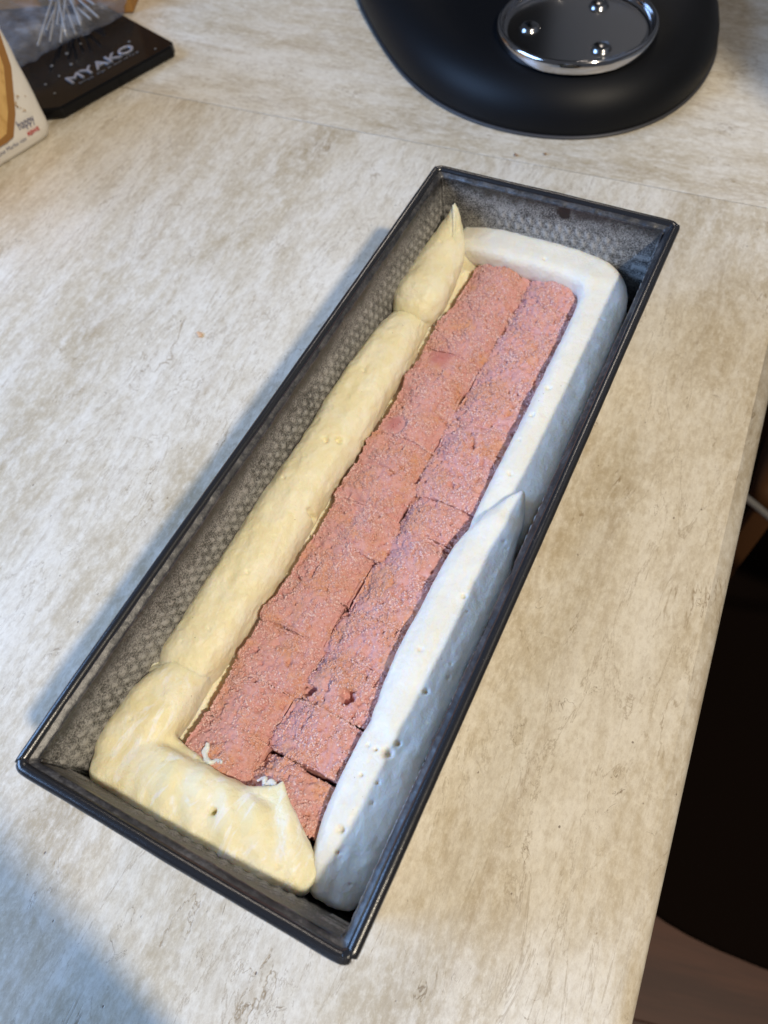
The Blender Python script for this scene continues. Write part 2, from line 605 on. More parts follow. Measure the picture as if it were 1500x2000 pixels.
# ------------------------------------------------------------------ worktop
def build_worktop():
    w = empty("worktop", (0, 0, 0), math.radians(3.5))
    tag(w, kind='structure')
    prof = []
    r = 7 * MM
    H = 38 * MM

    def slab(name, x0, x1, y0, y1, mat, parent, round_right):
        # cross-section in x-z, extruded along y
        pts = [(x0, -H), (x0, 0)]
        if round_right:
            for k in range(0, 13):
                a = math.radians(90 - 90 * k / 12)
                pts.append((x1 - r + r * math.cos(a), -r + r * math.sin(a)))
            pts.append((x1, -H))
        else:
            pts += [(x1 - 0.0002, 0), (x1, -0.0002), (x1, -H)]
        G = np.array([[(px, y, pz) for px, pz in pts] for y in (y0, y1)])
        me = gridmesh(name, G, close_v=True)
        bm = bmesh.new(); bm.from_mesh(me)
        bm.faces.ensure_lookup_table()
        bmesh.ops.holes_fill(bm, edges=[e for e in bm.edges if e.is_boundary])
        bmesh.ops.recalc_face_normals(bm, faces=bm.faces)
        bm.to_mesh(me); bm.free()
        o = link("worktop_slab", me, mat, parent, smooth=False)
        for p in me.polygons:
            if abs(p.normal.y) < 0.5 and 0.02 < abs(p.normal.z) < 0.9995:
                p.use_smooth = True
        return o
    ys = 0.2640
    slab("worktop_slab", -1.1, 0.1290, -0.75, ys - 0.0008, M['top'], w, True)
    # rear slab runs crosswise: its own axes are turned by a quarter so that the print runs along it
    o = slab("worktop_slab", -(ys + 0.62), -(ys), -1.1, 1.0, M['top2'], w, False)
    o.rotation_euler = (0, 0, -math.pi / 2)
    # local (x, y) -> (y, -x): local x in [-(ys+.62), -ys] becomes y in [ys, ys+.62]
    # dark sealing strip in the joint
    j = link("joint_strip", box_mesh("joint_strip", -1.1, 0.125, ys - 0.0007, ys - 0.0001, -0.02, -0.0004), simple("joint_sealant", srgb(70, 58, 46), 0.7), w, False)
    return w


build_worktop()

# ------------------------------------------------------------------ floor, rug
fl = empty("floor", (0.4, 0, -0.9), math.radians(14))
tag(fl, kind='structure')
mw = mat_wood("brown_floor_laminate", srgb(72, 40, 27), srgb(98, 58, 40), 24, 0.55)
pm = box_mesh("floor_board", -0.9, 0.9, -0.0735, 0.0735, -0.012, 0, 0.0008, 1)
pm.materials.append(mw)
k = 0
for r in range(-9, 16):
    for c in (-1, 0):
        o = bpy.data.objects.new("floor_board", pm)
        COL.objects.link(o)
        o.parent = fl
        o.location = (c * 1.803 + (0.62 if r % 2 else 0.0) + 0.6, r * 0.1475, 0)
sub = link("subfloor", box_mesh("subfloor", -3, 3, -2.5, 3.5, -0.05, -0.0125), simple("dark_subfloor", (0.02, 0.015, 0.012, 1), 0.9), fl, False)


def rug():
    n = 80
    cx, cy, a, b = 0.50, 0.70, 0.45, 0.655
    V = []
    for zz, s in ((0.0, 1.0), (0.010, 1.0), (0.014, 0.99)):
        ring = []
        for i in range(n):
            t = 2 * math.pi * i / n
            x = np.sign(math.cos(t)) * abs(math.cos(t)) ** 0.45 * a * s
            y = np.sign(math.sin(t)) * abs(math.sin(t)) ** 0.45 * b * s
            ring.append((x, y, zz))
        V += ring
    V.append((0, 0, 0.0145))
    F = []
    for rr in range(2):
        for i in range(n):
            F.append((rr * n + i, rr * n + (i + 1) % n, (rr + 1) * n + (i + 1) % n, (rr + 1) * n + i))
    for i in range(n):
        F.append((2 * n + i, 2 * n + (i + 1) % n, 3 * n))
    t = NT("black_rug_pile")
    o = t.mapping()
    t.set(Base_Color=(0.010, 0.0065, 0.005, 1), Roughness=1.0, Specular_IOR_Level=0.0)
    t.bump(t.noise(o, 300, 3), 0.6, 0.002)
    ob = link("floor_rug", mesh("floor_rug", V, F), t.m, None)
    ob.location = (cx, cy, -0.8995)
    ob.rotation_euler = (0, 0, math.radians(8))
    tag(ob, 'black rug with rounded corners lying on the brown floor below the worktop', 'rug')


rug()


# ------------------------------------------------------------------ tubes
def tube_mesh(name, pts, r, n=60, around=16):
    P = np.array([(*p, r, r) for p in pts], float)
    return strand_mesh(name, P, step=0.5 if len(pts) < 3 else max(0.3, n and 1.0), around=around, power=2.0)


def build_chair():
    root = empty("chair", (0.27, 0.50, -0.9), 0)
    tag(root, 'dark brown chair with bent grey metal tube at the right edge beside the worktop', 'chair')
    br = simple("dark_brown_leather", srgb(84, 54, 28), 0.5)
    wood = simple("light_brown_wood", srgb(128, 88, 48), 0.5)
    met = simple("grey_metal_tube", srgb(170, 168, 166), 0.35, 0.6)
    seat = box_mesh("seat", -0.075, 0.30, -0.10, 0.24, 0.44, 0.485, 0.018, 4)
    link("seat", seat, br, root)
    bar = box_mesh("armrest", -0.070, 0.26, -0.085, -0.055, 0.62, 0.640, 0.008, 3)
    b = link("armrest", bar, wood, root)
    b.location = (0.0, 0.10, -0.12)
    arc = [(-95, -120, 500), (-78, -128, 500), (-30, -150, 500), (60, -172, 500), (180, -160, 500), (290, -110, 500)]
    link("metal_tube", strand_mesh("metal_tube", [(*p, 4, 4) for p in arc], step=4, around=14, power=2), met, root)
    for sx in (-0.05, 0.27):
        for sy in (-0.08, 0.21):
            link("leg", box_mesh("leg", sx - 0.012, sx + 0.012, sy - 0.012, sy + 0.012, 0.0, 0.441, 0.003, 2), br, root)


build_chair()


# ------------------------------------------------------------------ loaf pan
AO, BO = 57.1, 150.6        # outer half extents of the rim (mm)
HP = 70.0


def rring(inset, z, rc=5.0, nl=500, ns=190, nc=10):
    """rounded rectangle ring, mm"""
    a, b = AO - inset, BO - inset
    r = max(rc - inset, 1.4)
    P = []

    def side(x0, y0, x1, y1, n):
        for t in np.linspace(0, 1, n, endpoint=False):
            P.append((x0 + (x1 - x0) * t, y0 + (y1 - y0) * t, z))

    def corner(cx, cy, a0):
        for k in range(nc):
            an = math.radians(a0 + 90 * k / nc)
            P.append((cx + r * math.cos(an), cy + r * math.sin(an), z))
    corner(a - r, -b + r, -90); side(a, -b + r, a, b - r, nl)
    corner(a - r, b - r, 0); side(a - r, b, -a + r, b, ns)
    corner(-a + r, b - r, 90); side(-a, b - r, -a, -b + r, nl)
    corner(-a + r, -b + r, 180); side(-a + r, -b, a - r, -b, ns)
    return np.array(P)


def build_pan():
    root = empty("loaf_pan", (0, 0, 0))
    tag(root, 'long dark metal loaf pan dusted with flour inside, standing on the stone-look worktop', 'baking tin')
    # ledge and inner walls
    prof = []
    wall = [(5.3 + (11.2 - 5.3) * (1 - t), 2.4 + (67.2 - 2.4) * t) for t in np.linspace(1, 0, 66)]
    prof += wall
    prof += [(11.6, 1.6), (12.4, 1.1), (14, 1.0)]
    G = np.array([rring(i, z) for i, z in prof])
    me = gridmesh("inner_wall", G * MM, close_v=True)
    # close the floor
    bm = bmesh.new(); bm.from_mesh(me)
    edges = [e for e in bm.edges if e.is_boundary and e.verts[0].co.z < 0.0012]
    bmesh.ops.contextual_create(bm, geom=edges)
    bmesh.ops.recalc_face_normals(bm, faces=bm.faces)
    bm.to_mesh(me); bm.free()
    co = get_co(me); no = get_no(me)
    # make normals point to the cavity
    inward = -np.sign(co[:, 0:1]) * no[:, 0:1] * (np.abs(no[:, 0:1]) > 0.5)
    if inward.sum() < 0:
        me.flip_normals(); no = -no

    def relief(c):
        x, y, z = c[:, 0] / MM, c[:, 1] / MM, c[:, 2] / MM
        longw = np.abs(x) > 42
        endw = (~longw) & (np.abs(y) > 130)
        u = np.where(longw, y, x)
        P_, Q_ = 4.5, 4.5
        row = np.floor(z / Q_)
        uu = (u + (row % 2) * P_ / 2 + 0.25 * z) / P_
        fu = (uu - np.floor(uu) - 0.5) * P_
        fz = (z / Q_ - row - 0.5) * Q_
        # slanted dash-like dimples
        a = fu * 0.92 + fz * 0.38
        b = -fu * 0.38 + fz * 0.92
        dot = np.exp(-((a / 0.95) ** 2 + (b / 1.5) ** 2) ** 1.3)
        amp = np.clip((60 - z) / 5, 0, 1) * np.clip((z - 5) / 5, 0, 1)
        mod = 0.75 + 0.5 * vnoise(c, 22, 5)
        cen = np.where(endw, np.clip((34 - np.abs(x - 6)) / 10, 0, 1), 1)
        d = 0.85 * dot * amp * mod * cen * (longw | endw)
        d = d + 0.10 * vnoise(c, 9, 6) + 0.25 * vnoise(c, 45, 7) * (z < 64)
        dimple[:] = dot * amp * cen * (longw | endw)
        return np.where(z > 1.2, d, 0) * MM
    dimple = np.zeros(len(me.vertices))
    displace(me, relief)
    at = me.attributes.new("dimple", 'FLOAT', 'POINT')
    at.data.foreach_set('value', dimple.astype(np.float32))
    body = link("inner_wall", me, M['inside'], root)
    # outer shell
    op = [(4.4, 66.8), (10.6, 2.0), (11.6, 0.6), (13, 0.3), (15, 0.3)]
    G = np.array([rring(i, z, nl=20, ns=8) for i, z in op])
    me = gridmesh("outer_wall", G * MM, close_v=True)
    bm = bmesh.new(); bm.from_mesh(me)
    bmesh.ops.contextual_create(bm, geom=[e for e in bm.edges if e.is_boundary and e.verts[0].co.z < 0.0005])
    bmesh.ops.recalc_face_normals(bm, faces=bm.faces)
    bm.to_mesh(me); bm.free()
    link("outer_wall", me, M['outside'], root)
    # floured lip
    lp = [(5.5, 66.6), (5.4, 67.1), (5.1, 67.5), (4.4, 68.0), (3.7, 68.5), (3.0, 68.9)]
    G = np.array([rring(i, z) for i, z in lp])
    me = gridmesh("lip", G * MM, close_v=True)
    displace(me, lambda c: 0.18 * MM * vnoise(c, 5, 41) + 0.10 * MM * vnoise(c, 1.6, 42))
    link("lip", me, M['ledge'], root)
    # rolled edge: one bead per side, as on a folded tin, long beads run through the corners
    r = 1.9

    def bead(name, pts, rr=r):
        P = np.array([(*p, rr, rr) for p in pts], float)
        me = strand_mesh(name, P, step=0.8, around=20, power=2.0, cap0=0.25, cap1=0.25)
        displace(me, lambda c: 0.10 * MM * vnoise(c, 24, 51) + 0.05 * MM * vnoise(c, 6, 52))
        return me
    zr = HP - r
    A, B = AO - r, BO - r
    q = 3.2

    def arc(cx, cy, a0, a1, rad=q, n=7):
        return [(cx + rad * math.cos(math.radians(a0 + (a1 - a0) * k / (n - 1))), cy + rad * math.sin(math.radians(a0 + (a1 - a0) * k / (n - 1))), zr) for k in range(n)]
    right = arc(A - q, -B + q, -60, 0) + [(A + 0.25 * math.sin(k / 3.0), -B + q + (2 * B - 2 * q) * k / 12, zr) for k in range(1, 12)] + arc(A - q, B - q, 0, 55)
    left = [(-x, y, z) for x, y, z in arc(A - q, -B + q, -75, 0) + [(A + 0.3 * math.sin(k / 2.3 + 1), -B + q + (2 * B - 2 * q) * k / 12, zr) for k in range(1, 12)] + arc(A - q, B - q, 0, 75)]
    near = [(-A + 0.5, -B + 0.9, zr - 0.3), (-A + q, -B + 0.1, zr)] + [(-A + q + (2 * A - 2 * q) * k / 8, -B + 0.1 * math.sin(k), zr) for k in range(1, 8)] + [(A - q, -B + 0.1, zr), (A - 0.7, -B + 0.9, zr - 0.3)]
    far = [(x, -y, z) for x, y, z in near]
    for pts in (right, left, near, far):
        link("rolled_edge", bead("rolled_edge", pts), M['rim'], root)
    # folded seams in the four inner corners
    for sx in (-1, 1):
        for sy in (-1, 1):
            pts = []
            for k in range(9):
                t = k / 8
                ins = 11.2 + (5.6 - 11.2) * t
                pts.append((sx * (AO - ins - 0.5) , sy * (BO - ins - 0.5), 4 + (66.2 - 4) * t, 0.55, 0.55))
            me = strand_mesh("corner_seam", pts, step=1.0, around=10, power=2)
            displace(me, lambda c: 0.15 * MM * vnoise(c, 2.5, 61))
            link("corner_seam", me, M['inside'], root)


build_pan()


# ------------------------------------------------------------------ cream
def build_yellow():
    root = empty("yellow_cream", (-0.038, 0, 0.0015))
    root_l = Vector(root.location)
    tag(root, 'pale yellow cream piped along the left side and near end of the loaf pan', 'cream')

    def part(name, me, mat):
        co = get_co(me) - np.array(root_l)
        set_co(me, co)
        return link(name, me, mat, root)
    # flat layer beside and under the sponge
    me = strand_mesh("base_layer", [(-37.0, y, 19.0, 11.3, 15.2) for y in (-128, -90, -50, -10, 30, 70, 110, 132)], 0.6, 150, 0.4, 0.4, 3.6)
    cream_relief(me, 21, (1, 0.5, 1), 0.9, 0.30, 0.04, npits=4)
    part("base_layer", me, M['yellow'])
    # main rope
    pits = [(-37.5, 2.0, 1.2, 1.3), (-33.0, 5.2, 1.2, 1.9), (-29.6, -26, 1.1, 1.2), (-44, -20, 0.6, 0.7), (-36, -60, 0.6, 0.6), (-40, 40, 0.7, 0.8), (-37, -84, 0.5, 0.6)]
    me = strand_mesh("cream_rope", [(-41.0, -101.5, 38.0, 8.2, 8.6), (-40.6, -96, 37.6, 10.6, 10.6), (-40.2, -80, 36.8, 11.2, 11.6), (-40.4, -50, 37, 11.4, 12.0), (-40.6, -25, 37.5, 11.4, 12.0),
                                    (-40.2, -5, 38, 11.2, 12.0), (-39.8, 15, 38, 11.4, 12.2), (-40.2, 40, 38.4, 11.2, 12.0), (-40.4, 62, 36.8, 10.8, 11.4), (-40.6, 76, 34.6, 10.0, 10.6), (-40.6, 88, 31, 9.0, 10.0)], 0.5, 120, 0.5, 0.5, 2.3)
    cream_relief(me, 31, (1, 0.35, 1), 0.85, 0.30, 0.12, pits, 16)
    part("cream_rope", me, M['yellow'])
    # blob with the pulled-up peak in the far left corner
    me = strand_mesh("peaked_blob", [(-40.0, 89, 39, 11.0, 9.5), (-40.0, 95, 40.5, 12.0, 10.6), (-40.4, 105, 40.0, 11.4, 10.4), (-41.0, 114, 40.5, 10.8, 10.2), (-41.2, 122, 42.0, 10.0, 9.8),
                                     (-41.4, 128.0, 45.0, 8.4, 8.8), (-41.4, 132.0, 49.0, 6.2, 7.0), (-41.4, 134.6, 53.5, 4.0, 4.8), (-41.4, 136.4, 58.0, 1.9, 2.2), (-41.6, 137.4, 61.5, 0.4, 0.4)], 0.4, 110, 0.75, 0.0, 2.2)
    cream_relief(me, 41, (1, 0.5, 1), 0.7, 0.28, 0.10, [(-38, 97, 0.5, 0.6)], 8)
    part("peaked_blob", me, M['yellow'])
    # thin fold on the peak
    me = strand_mesh("peak_fold", [(-41.6, 136.0, 61.0, 0.4, 0.4), (-40.2, 133.5, 56.5, 0.9, 1.8), (-38.8, 130.0, 51.0, 1.0, 3.4), (-36.8, 125.5, 46.5, 1.6, 4.0), (-34.8, 119, 42, 2.6, 4.2), (-34, 110, 38, 3, 4)], 0.4, 48, 0.5, 0.5, 2.1)
    cream_relief(me, 43, (1, 1, 1), 0.3, 0.15, 0.06, (), 0)
    part("peak_fold", me, M['yellow'])
    me = strand_mesh("corner_fill", [(-30, 134, 30, 6, 12), (-40, 130, 30, 10, 12), (-42, 112, 30, 8, 12)], 0.8, 60, 0.5, 0.5, 2.6)
    cream_relief(me, 44, (1, 1, 1), 0.4, 0.2, 0.08, (), 0)
    part("corner_fill", me, M['yellow'])
    # corner strand, then the near end
    a = strand_mesh("corner_strand", [(-39.0, -93, 33, 7.4, 9.0), (-39.2, -100, 35.4, 8.6, 10.2), (-39.6, -107, 38, 10.0, 10.6), (-40.2, -115, 39.4, 10.8, 10.2), (-40.4, -123, 40.2, 11.0, 9.8), (-40.2, -130, 40.2, 10.6, 9.6)],
                    0.6, 90, 0.6, 0.9, 2.8)
    b = strand_mesh("near_sheet", [(-40.0, -133.8, 40.0, 11.4, 9.6), (-30, -134.2, 40.4, 11.6, 9.2), (-20, -134.6, 40.4, 11.8, 9.0), (-6, -134.8, 40.2, 12.0, 8.8), (6, -134.8, 39.6, 12.0, 8.4),
                                   (16, -135.2, 38.2, 11.0, 8.2), (23, -136, 36.4, 9.0, 8.2), (28.5, -137, 34.0, 6.0, 7.6)], 0.6, 90, 0.8, 0.7, 3.2)
    w = strand_mesh("wedge", [(11.2, -116.8, 43.0, 1.1, 0.9), (13.0, -121.0, 42.7, 3.0, 1.9), (15.5, -126, 42.2, 5.8, 3.6), (18.5, -131, 40.6, 7.6, 5.6), (21.5, -136, 37.4, 8.0, 7.4)], 0.5, 60, 0.8, 0.6, 2.2)
    e = strand_mesh("edge", [(-30, -123.5, 40.5, 4.5, 3.4), (-20, -125.5, 41.2, 4.5, 3.2), (-12, -127.5, 41.4, 4.0, 2.8), (-4, -127.2, 42.0, 3.6, 2.4), (3, -125.6, 42.6, 3.4, 2.1), (8, -122.6, 42.8, 3.0, 1.7), (11.0, -118.6, 43.0, 1.6, 1.1)], 0.5, 50, 0.6, 0.5, 2.2)
    p = strand_mesh("pool", [(-39, -112, 28, 8, 9), (-40.5, -126, 28, 9, 9.5), (-38, -134, 28, 8, 9.5), (-22, -136, 28, 8, 9)], 0.8, 50, 0.5, 0.5, 2.6)
    me = blend("corner_strand", [a, b, w, e, p], 0.55, 14)

    def strokes(c):
        # shallow ripples left where the spatula was drawn across the near end
        x, y = c[:, 0] / MM, c[:, 1] / MM
        on = np.clip((x + 26) / 8, 0, 1) * np.clip((-122 - y) / 4, 0, 1) * (c[:, 2] > 0.040)
        return on * 0.38 * MM * np.sin((x * 0.86 + (y + 134) * 0.5 + 2.2 * vnoise(c, 14, 58)) / 9.5 * 2 * math.pi)
    displace(me, strokes)
    cream_relief(me, 51, (0.8, 0.7, 1), 0.75, 0.22, 0.07, [(-2.6, -133.8, 1.0, 2.8), (-25, -128, 0.4, 0.5)], 6)
    part("corner_strand", me, M['yellowmix'])
    # curled lip at the end of the rope
    me = strand_mesh("curl", [(-51.0, -98.0, 40.0, 1.2, 1.4), (-50.6, -101.6, 41.0, 2.0, 2.2), (-48.4, -104.2, 42.0, 2.0, 2.0), (-46.4, -103.6, 43.6, 1.8, 1.8), (-44.0, -103.5, 44.6, 1.6, 1.6), (-40, -104.5, 45.4, 1.8, 1.6), (-36, -103.0, 44.6, 1.6, 1.2), (-32.5, -101, 42.4, 1.0, 0.9)], 0.35, 48, 0.8, 0.8, 2.1)
    cream_relief(me, 54, (1, 1, 1), 0.5, 0.25, 0.08, (), 0)
    part("curl", me, M['yellow'])


def build_white():
    root = empty("white_cream", (0.038, 0, 0.0015))
    rl = np.array(root.location)
    tag(root, 'white cream piped along the right side and far end of the loaf pan', 'cream')

    def part(name, me, mat=None):
        set_co(me, get_co(me) - rl - np.array([0, 0, 0.0012]))
        return link(name, me, mat or M['white'], root)
    me = strand_mesh("base_layer", [(38.6, y, 19.5, 10.6, 18.0) for y in (-131, -90, -50, -10, 30, 70, 110, 128)], 1.0, 70, 0.4, 0.4, 4.0)
    cream_relief(me, 71, (1, 0.5, 1), 0.5, 0.3, 0.1, (), 0)
    part("base_layer", me)
    # far end, round the corner, down the right side
    me = strand_mesh("far_strand", [(-36, 138, 40.88, 8.30, 6.12), (-26, 137.6, 42.34, 9.30, 6.66), (-10, 137.2, 43.00, 9.50, 6.80), (8, 137, 43.26, 9.50, 6.94), (22, 136, 42.93, 9.70, 7.07), (31, 132, 42.72, 10.30, 7.48),
                                    (36, 124, 41.15, 10.7, 7.75), (37.6, 112, 41.35, 10.6, 7.75), (38.2, 90, 41.55, 10.5, 7.75), (38.6, 60, 41.52, 10.5, 7.68), (38.6, 30, 40.88, 10.6, 7.62), (38.4, 5, 39.56, 10.7, 7.34), (38, -15, 35.98, 10.2, 6.12)],
                     0.5, 116, 0.6, 0.6, 3.4)
    cream_relief(me, 81, (0.8, 0.4, 1), 0.55, 0.18, 0.07, [(33, 62, 0.9, 0.8), (31.8, 47, 0.8, 0.9), (34, 18, 0.8, 0.8), (31.5, 34, 0.5, .5)], 14, 0.10)
    part("far_strand", me)
    # second strand overlaps the first with a drawn-out tip
    me = strand_mesh("tipped_strand", [(41.8, 10.0, 52.6, 0.5, 0.5), (41.5, 8.2, 51.3, 1.9, 1.6), (40.9, 5.0, 49.4, 4.0, 3.0), (40.2, 0, 47.4, 6.4, 4.2), (39.2, -6, 47.00, 7.9, 4.9), (37.9, -16, 42.76, 10.7, 6.94), (37.2, -28, 41.95, 11.7, 7.75),
                                       (37.2, -45, 41.48, 12, 8.02), (36.8, -62, 41.08, 12.1, 8.02), (37.4, -78, 40.35, 11.7, 7.75), (38.2, -90, 39.36, 10.9, 7.34)], 0.45, 116, 0.0, 0.55, 3.0)
    tip = me
    me = strand_mesh("near_strand", [(36.2, -84, 37.74, 10.3, 6.66), (37.4, -92, 38.88, 11.7, 7.62), (38, -104, 39.01, 12.1, 7.89), (38.4, -118, 38.41, 11.7, 7.89), (38.8, -130, 35.12, 10.5, 7.48), (39, -137, 33.38, 8.3, 6.12)],
                     0.45, 116, 0.6, 0.4, 3.0)
    me = blend("near_strand", [tip, me], 0.55, 5)
    cream_relief(me, 91, (1, 0.3, 1), 0.65, 0.20, 0.08, [(38.6, -36.5, 0.7, 1.0), (41.6, -41, 0.4, .6), (33, -60, 0.8, 0.6), (40.5, -72, 0.8, 1.2), (44, -60, .4, .6),
                                                       (37.5, -94.5, 1.5, 1.8), (39.2, -90.5, 0.8, 1.2), (33.6, -95, 0.6, 1.1), (34.8, -121, 1.1, 1.5), (33, -104, .6, .8), (38.8, -104, .5, .8), (36.5, -127, .6, .8), (40, -110, .5, .7)], 14, 0.26)
    part("near_strand", me)


build_yellow()
build_white()


# ------------------------------------------------------------------ sponge pieces
def sponge_grid(L, Wd, H, D, step):
    """L along y, Wd along x (mm): a rounded block skin as one grid, open below"""
    rr = 0.45

    def prof(half):
        n1 = int((half - rr) * 2 / step)
        s = list(np.linspace(-(half - rr), half - rr, n1))
        pts = [(x, 0.0) for x in s]
        arc = [(half - rr + rr * math.sin(a), rr - rr * math.cos(a)) for a in np.linspace(0, math.pi / 2, 6)[1:]]
        down = [(half, rr + d) for d in np.arange(step, D, step * 1.15)]
        right = arc + down
        left = [(-x, d) for x, d in right][::-1]
        return np.array(left + pts + right)
    px, py = prof(Wd / 2), prof(L / 2)
    X = np.broadcast_to(px[:, None, 0], (len(px), len(py)))
    Y = np.broadcast_to(py[None, :, 0], (len(px), len(py)))
    Dp = np.maximum(px[:, None, 1], py[None, :, 1])
    Z = H - Dp
    return np.stack([X, Y, Z], -1).astype(float)


def octa():
    v = np.array([(1, 0, 0), (-1, 0, 0), (0, 1, 0), (0, -1, 0), (0, 0, 1), (0, 0, -1)], float)
    f = [(0, 2, 4), (2, 1, 4), (1, 3, 4), (3, 0, 4), (2, 0, 5), (1, 2, 5), (3, 1, 5), (0, 3, 5)]
    return v, np.array(f)


OV, OF = octa()


def build_piece(side, y0, y1, label, seed, H, holes=(), rot=0.0, tilt=(0, 0), gap=0.35, smooth_area=None):
    r = np.random.default_rng(seed)
    x0, x1 = (-25.6, 0.2) if side == 'L' else (0.6, 27.6)
    ym = (y0 + y1) / 2
    mid = float(np.interp(ym, [-120, -105, -86, -64, -46, -22, -2, 46, 80, 130], [-0.4, -2.8, 0.6, -1.6, -0.6, 3.4, 0.4, -1.2, 0.4, 0.8]))
    if side == 'L':
        x0 += r.uniform(-0.8, 0.8); x1 = mid + 0.3
    else:
        x0 = mid + 0.3; x1 += r.uniform(-0.8, 0.8)
    L, Wd = y1 - y0 - gap, x1 - x0
    G = sponge_grid(L, Wd, 0.0, 12.0, 0.47)
    hx = Wd / 2
    ax = np.abs(G[..., 0]) / hx
    inner = (G[..., 0] > 0) if side == 'L' else (G[..., 0] < 0)
    G[..., 2] -= np.where(inner, 5.4, 2.2) * ax ** 2.0
    hy = L / 2
    G[..., 2] -= 1.15 * (np.abs(G[..., 1]) / hy) ** 3
    G[..., 2] += tilt[0] * G[..., 0] / hx + tilt[1] * G[..., 1] / hy
    cx, cy = (x0 + x1) / 2, (y0 + y1) / 2
    ca, sa = math.cos(rot), math.sin(rot)
    X, Y = G[..., 0].copy(), G[..., 1].copy()
    G[..., 0] = X * ca - Y * sa
    G[..., 1] = X * sa + Y * ca
    me = gridmesh("sponge_body", G * MM)
    if get_no(me)[np.argmin(np.hypot(G[..., 0] - X.mean(), G[..., 1] - Y.mean()).ravel())][2] < 0:
        me.flip_normals()
        me.update()
    off = np.array([cx, cy, H]) * MM

    def f(c):
        w = c + off
        d = 1.5 * vnoise(w, 14, 200) + 1.25 * vnoise(w, 8.5, 201) + 0.50 * vnoise(w, 3.0, 202) + 0.42 * vnoise(w, 1.5, 203)
        cell = worley(w, 1.6, 204)
        d += 1.15 * (0.5 - cell)
        pore = vnoise(w, 1.9, 205)
        d -= 2.6 * np.clip(pore - 0.42, 0, 1)
        pore2 = vnoise(w, 3.6, 206)
        d -= 3.0 * np.clip(pore2 - 0.58, 0, 1)
        d -= 0.3 * np.abs(vnoise(w, 0.9, 207))
        if smooth_area is not None:
            q = ((w[:, 0] / MM - smooth_area[0]) / smooth_area[2]) ** 2 + ((w[:, 1] / MM - smooth_area[1]) / smooth_area[3]) ** 2
            k = np.clip((q - 0.7) / 0.6, 0, 1)
            d = d * (0.22 + 0.78 * k) - 0.5 * (1 - k)
        for (hx_, hy_, rad, dep) in holes:
            q = np.hypot(w[:, 0] / MM - hx_, w[:, 1] / MM - hy_) + 1.0 * vnoise(w, 1.6, 208) + 0.3 * vnoise(w, .7, 209)
            d -= dep * np.clip((rad - q) / (0.28 * rad), 0, 1) * (get_no(me)[:, 2] > 0.2)
        side_k = 0.3 + 0.7 * np.clip(get_no(me)[:, 2] * 1.4, 0, 1)
        return d * side_k * MM
    displace(me, f)
    root = empty("sponge_piece", tuple(off))
    tag(root, label, 'sponge cake', 'pink sponge pieces laid in two rows')
    o = link("sponge_body", me, M['sponge'], root)
    # loose crumbs and sugar-like grains on the skin
    co, no = get_co(me), get_no(me)
    ok = np.where((no[:, 2] > 0.05) & (co[:, 2] > -0.006))[0]
    if smooth_area is not None:
        q = ((co[ok, 0] + off[0] - smooth_area[0] * MM) / (smooth_area[2] * MM)) ** 2 + ((co[ok, 1] + off[1] - smooth_area[1] * MM) / (smooth_area[3] * MM)) ** 2
        ok = ok[(q > 1) | (r.random(len(ok)) < 0.1)]
    for (hx_, hy_, rad, dep) in holes:
        ok = ok[np.hypot(co[ok, 0] + off[0] - hx_ * MM, co[ok, 1] + off[1] - hy_ * MM) > rad * MM * 0.95]
    n = int(3.6 * L * Wd)
    # clustered
    cl = vnoise(co[ok] + off, 5, 210)
    p = np.clip(0.55 + cl, 0.08, 2)
    idx = r.choice(ok, n, p=p / p.sum())
    V = np.zeros((n, 6, 3))
    sc = (0.24 + 0.34 * r.random((n, 1, 1)) ** 1.6) * MM
    R = r.normal(size=(n, 3, 3))
    Qm, _ = np.linalg.qr(R)
    base = OV[None] * r.uniform(0.65, 1.25, (n, 6, 1))
    V = np.einsum('nij,nkj->nki', Qm, base) * sc + (co[idx] + no[idx] * 0.08 * MM)[:, None, :]
    F = (OF[None] + (np.arange(n) * 6)[:, None, None]).reshape(-1, 3)
    me2 = bpy.data.meshes.new("crumbs")
    V2 = V.reshape(-1, 3)
    me2.vertices.add(len(V2)); me2.vertices.foreach_set('co', V2.astype(np.float32).ravel())
    me2.loops.add(F.size); me2.loops.foreach_set('vertex_index', F.astype(np.int32).ravel())
    me2.polygons.add(len(F)); me2.polygons.foreach_set('loop_start', np.arange(0, F.size, 3, dtype=np.int32))
    me2.update(calc_edges=True)
    c = link("crumbs", me2, M['crumb'], root, smooth=True)
    c['kind'] = 'stuff'
    return root


def mat_crumb():
    t = NT("pink_crumbs")
    geo = t.n('ShaderNodeNewGeometry')
    ran = geo.outputs['Random Per Island']
    wp = geo.outputs['Position']
    soak = t.noise(wp, 85, 4, 0.6, 0.4)
    base = t.ramp(ran, [(0.0, srgb(208, 154, 148)), (0.5, srgb(225, 184, 178)), (1.0, srgb(240, 212, 207))])
    c = t.mix(t.math('MULTIPLY', t.step(soak, 0.42, 0.66), 0.45), base, srgb(218, 162, 128))

    for px, py, rad in ((-0.0195, 0.0265, 0.0050), (-0.0170, 0.0665, 0.0062)):
        dd = t.n('ShaderNodeVectorMath', operation='DISTANCE')
        t.l(wp, dd.inputs[0])
        dd.inputs[1].default_value = (px, py, 0.040)
        near = t.math('SUBTRACT', 1.0, t.step(t.math('ADD', dd.outputs['Value'], t.math('MULTIPLY', t.noise(wp, 260, 4, 0.7), 0.008)), rad, rad + 0.0045))
        c = t.mix(t.math('MULTIPLY', near, 0.65), c, srgb(200, 122, 120))
    t.set(Base_Color=c, Roughness=0.85, Specular_IOR_Level=0.12, Subsurface_Weight=0.0, Subsurface_Radius=(1, 0.5, 0.4), Subsurface_Scale=0.0008)
    return t.m


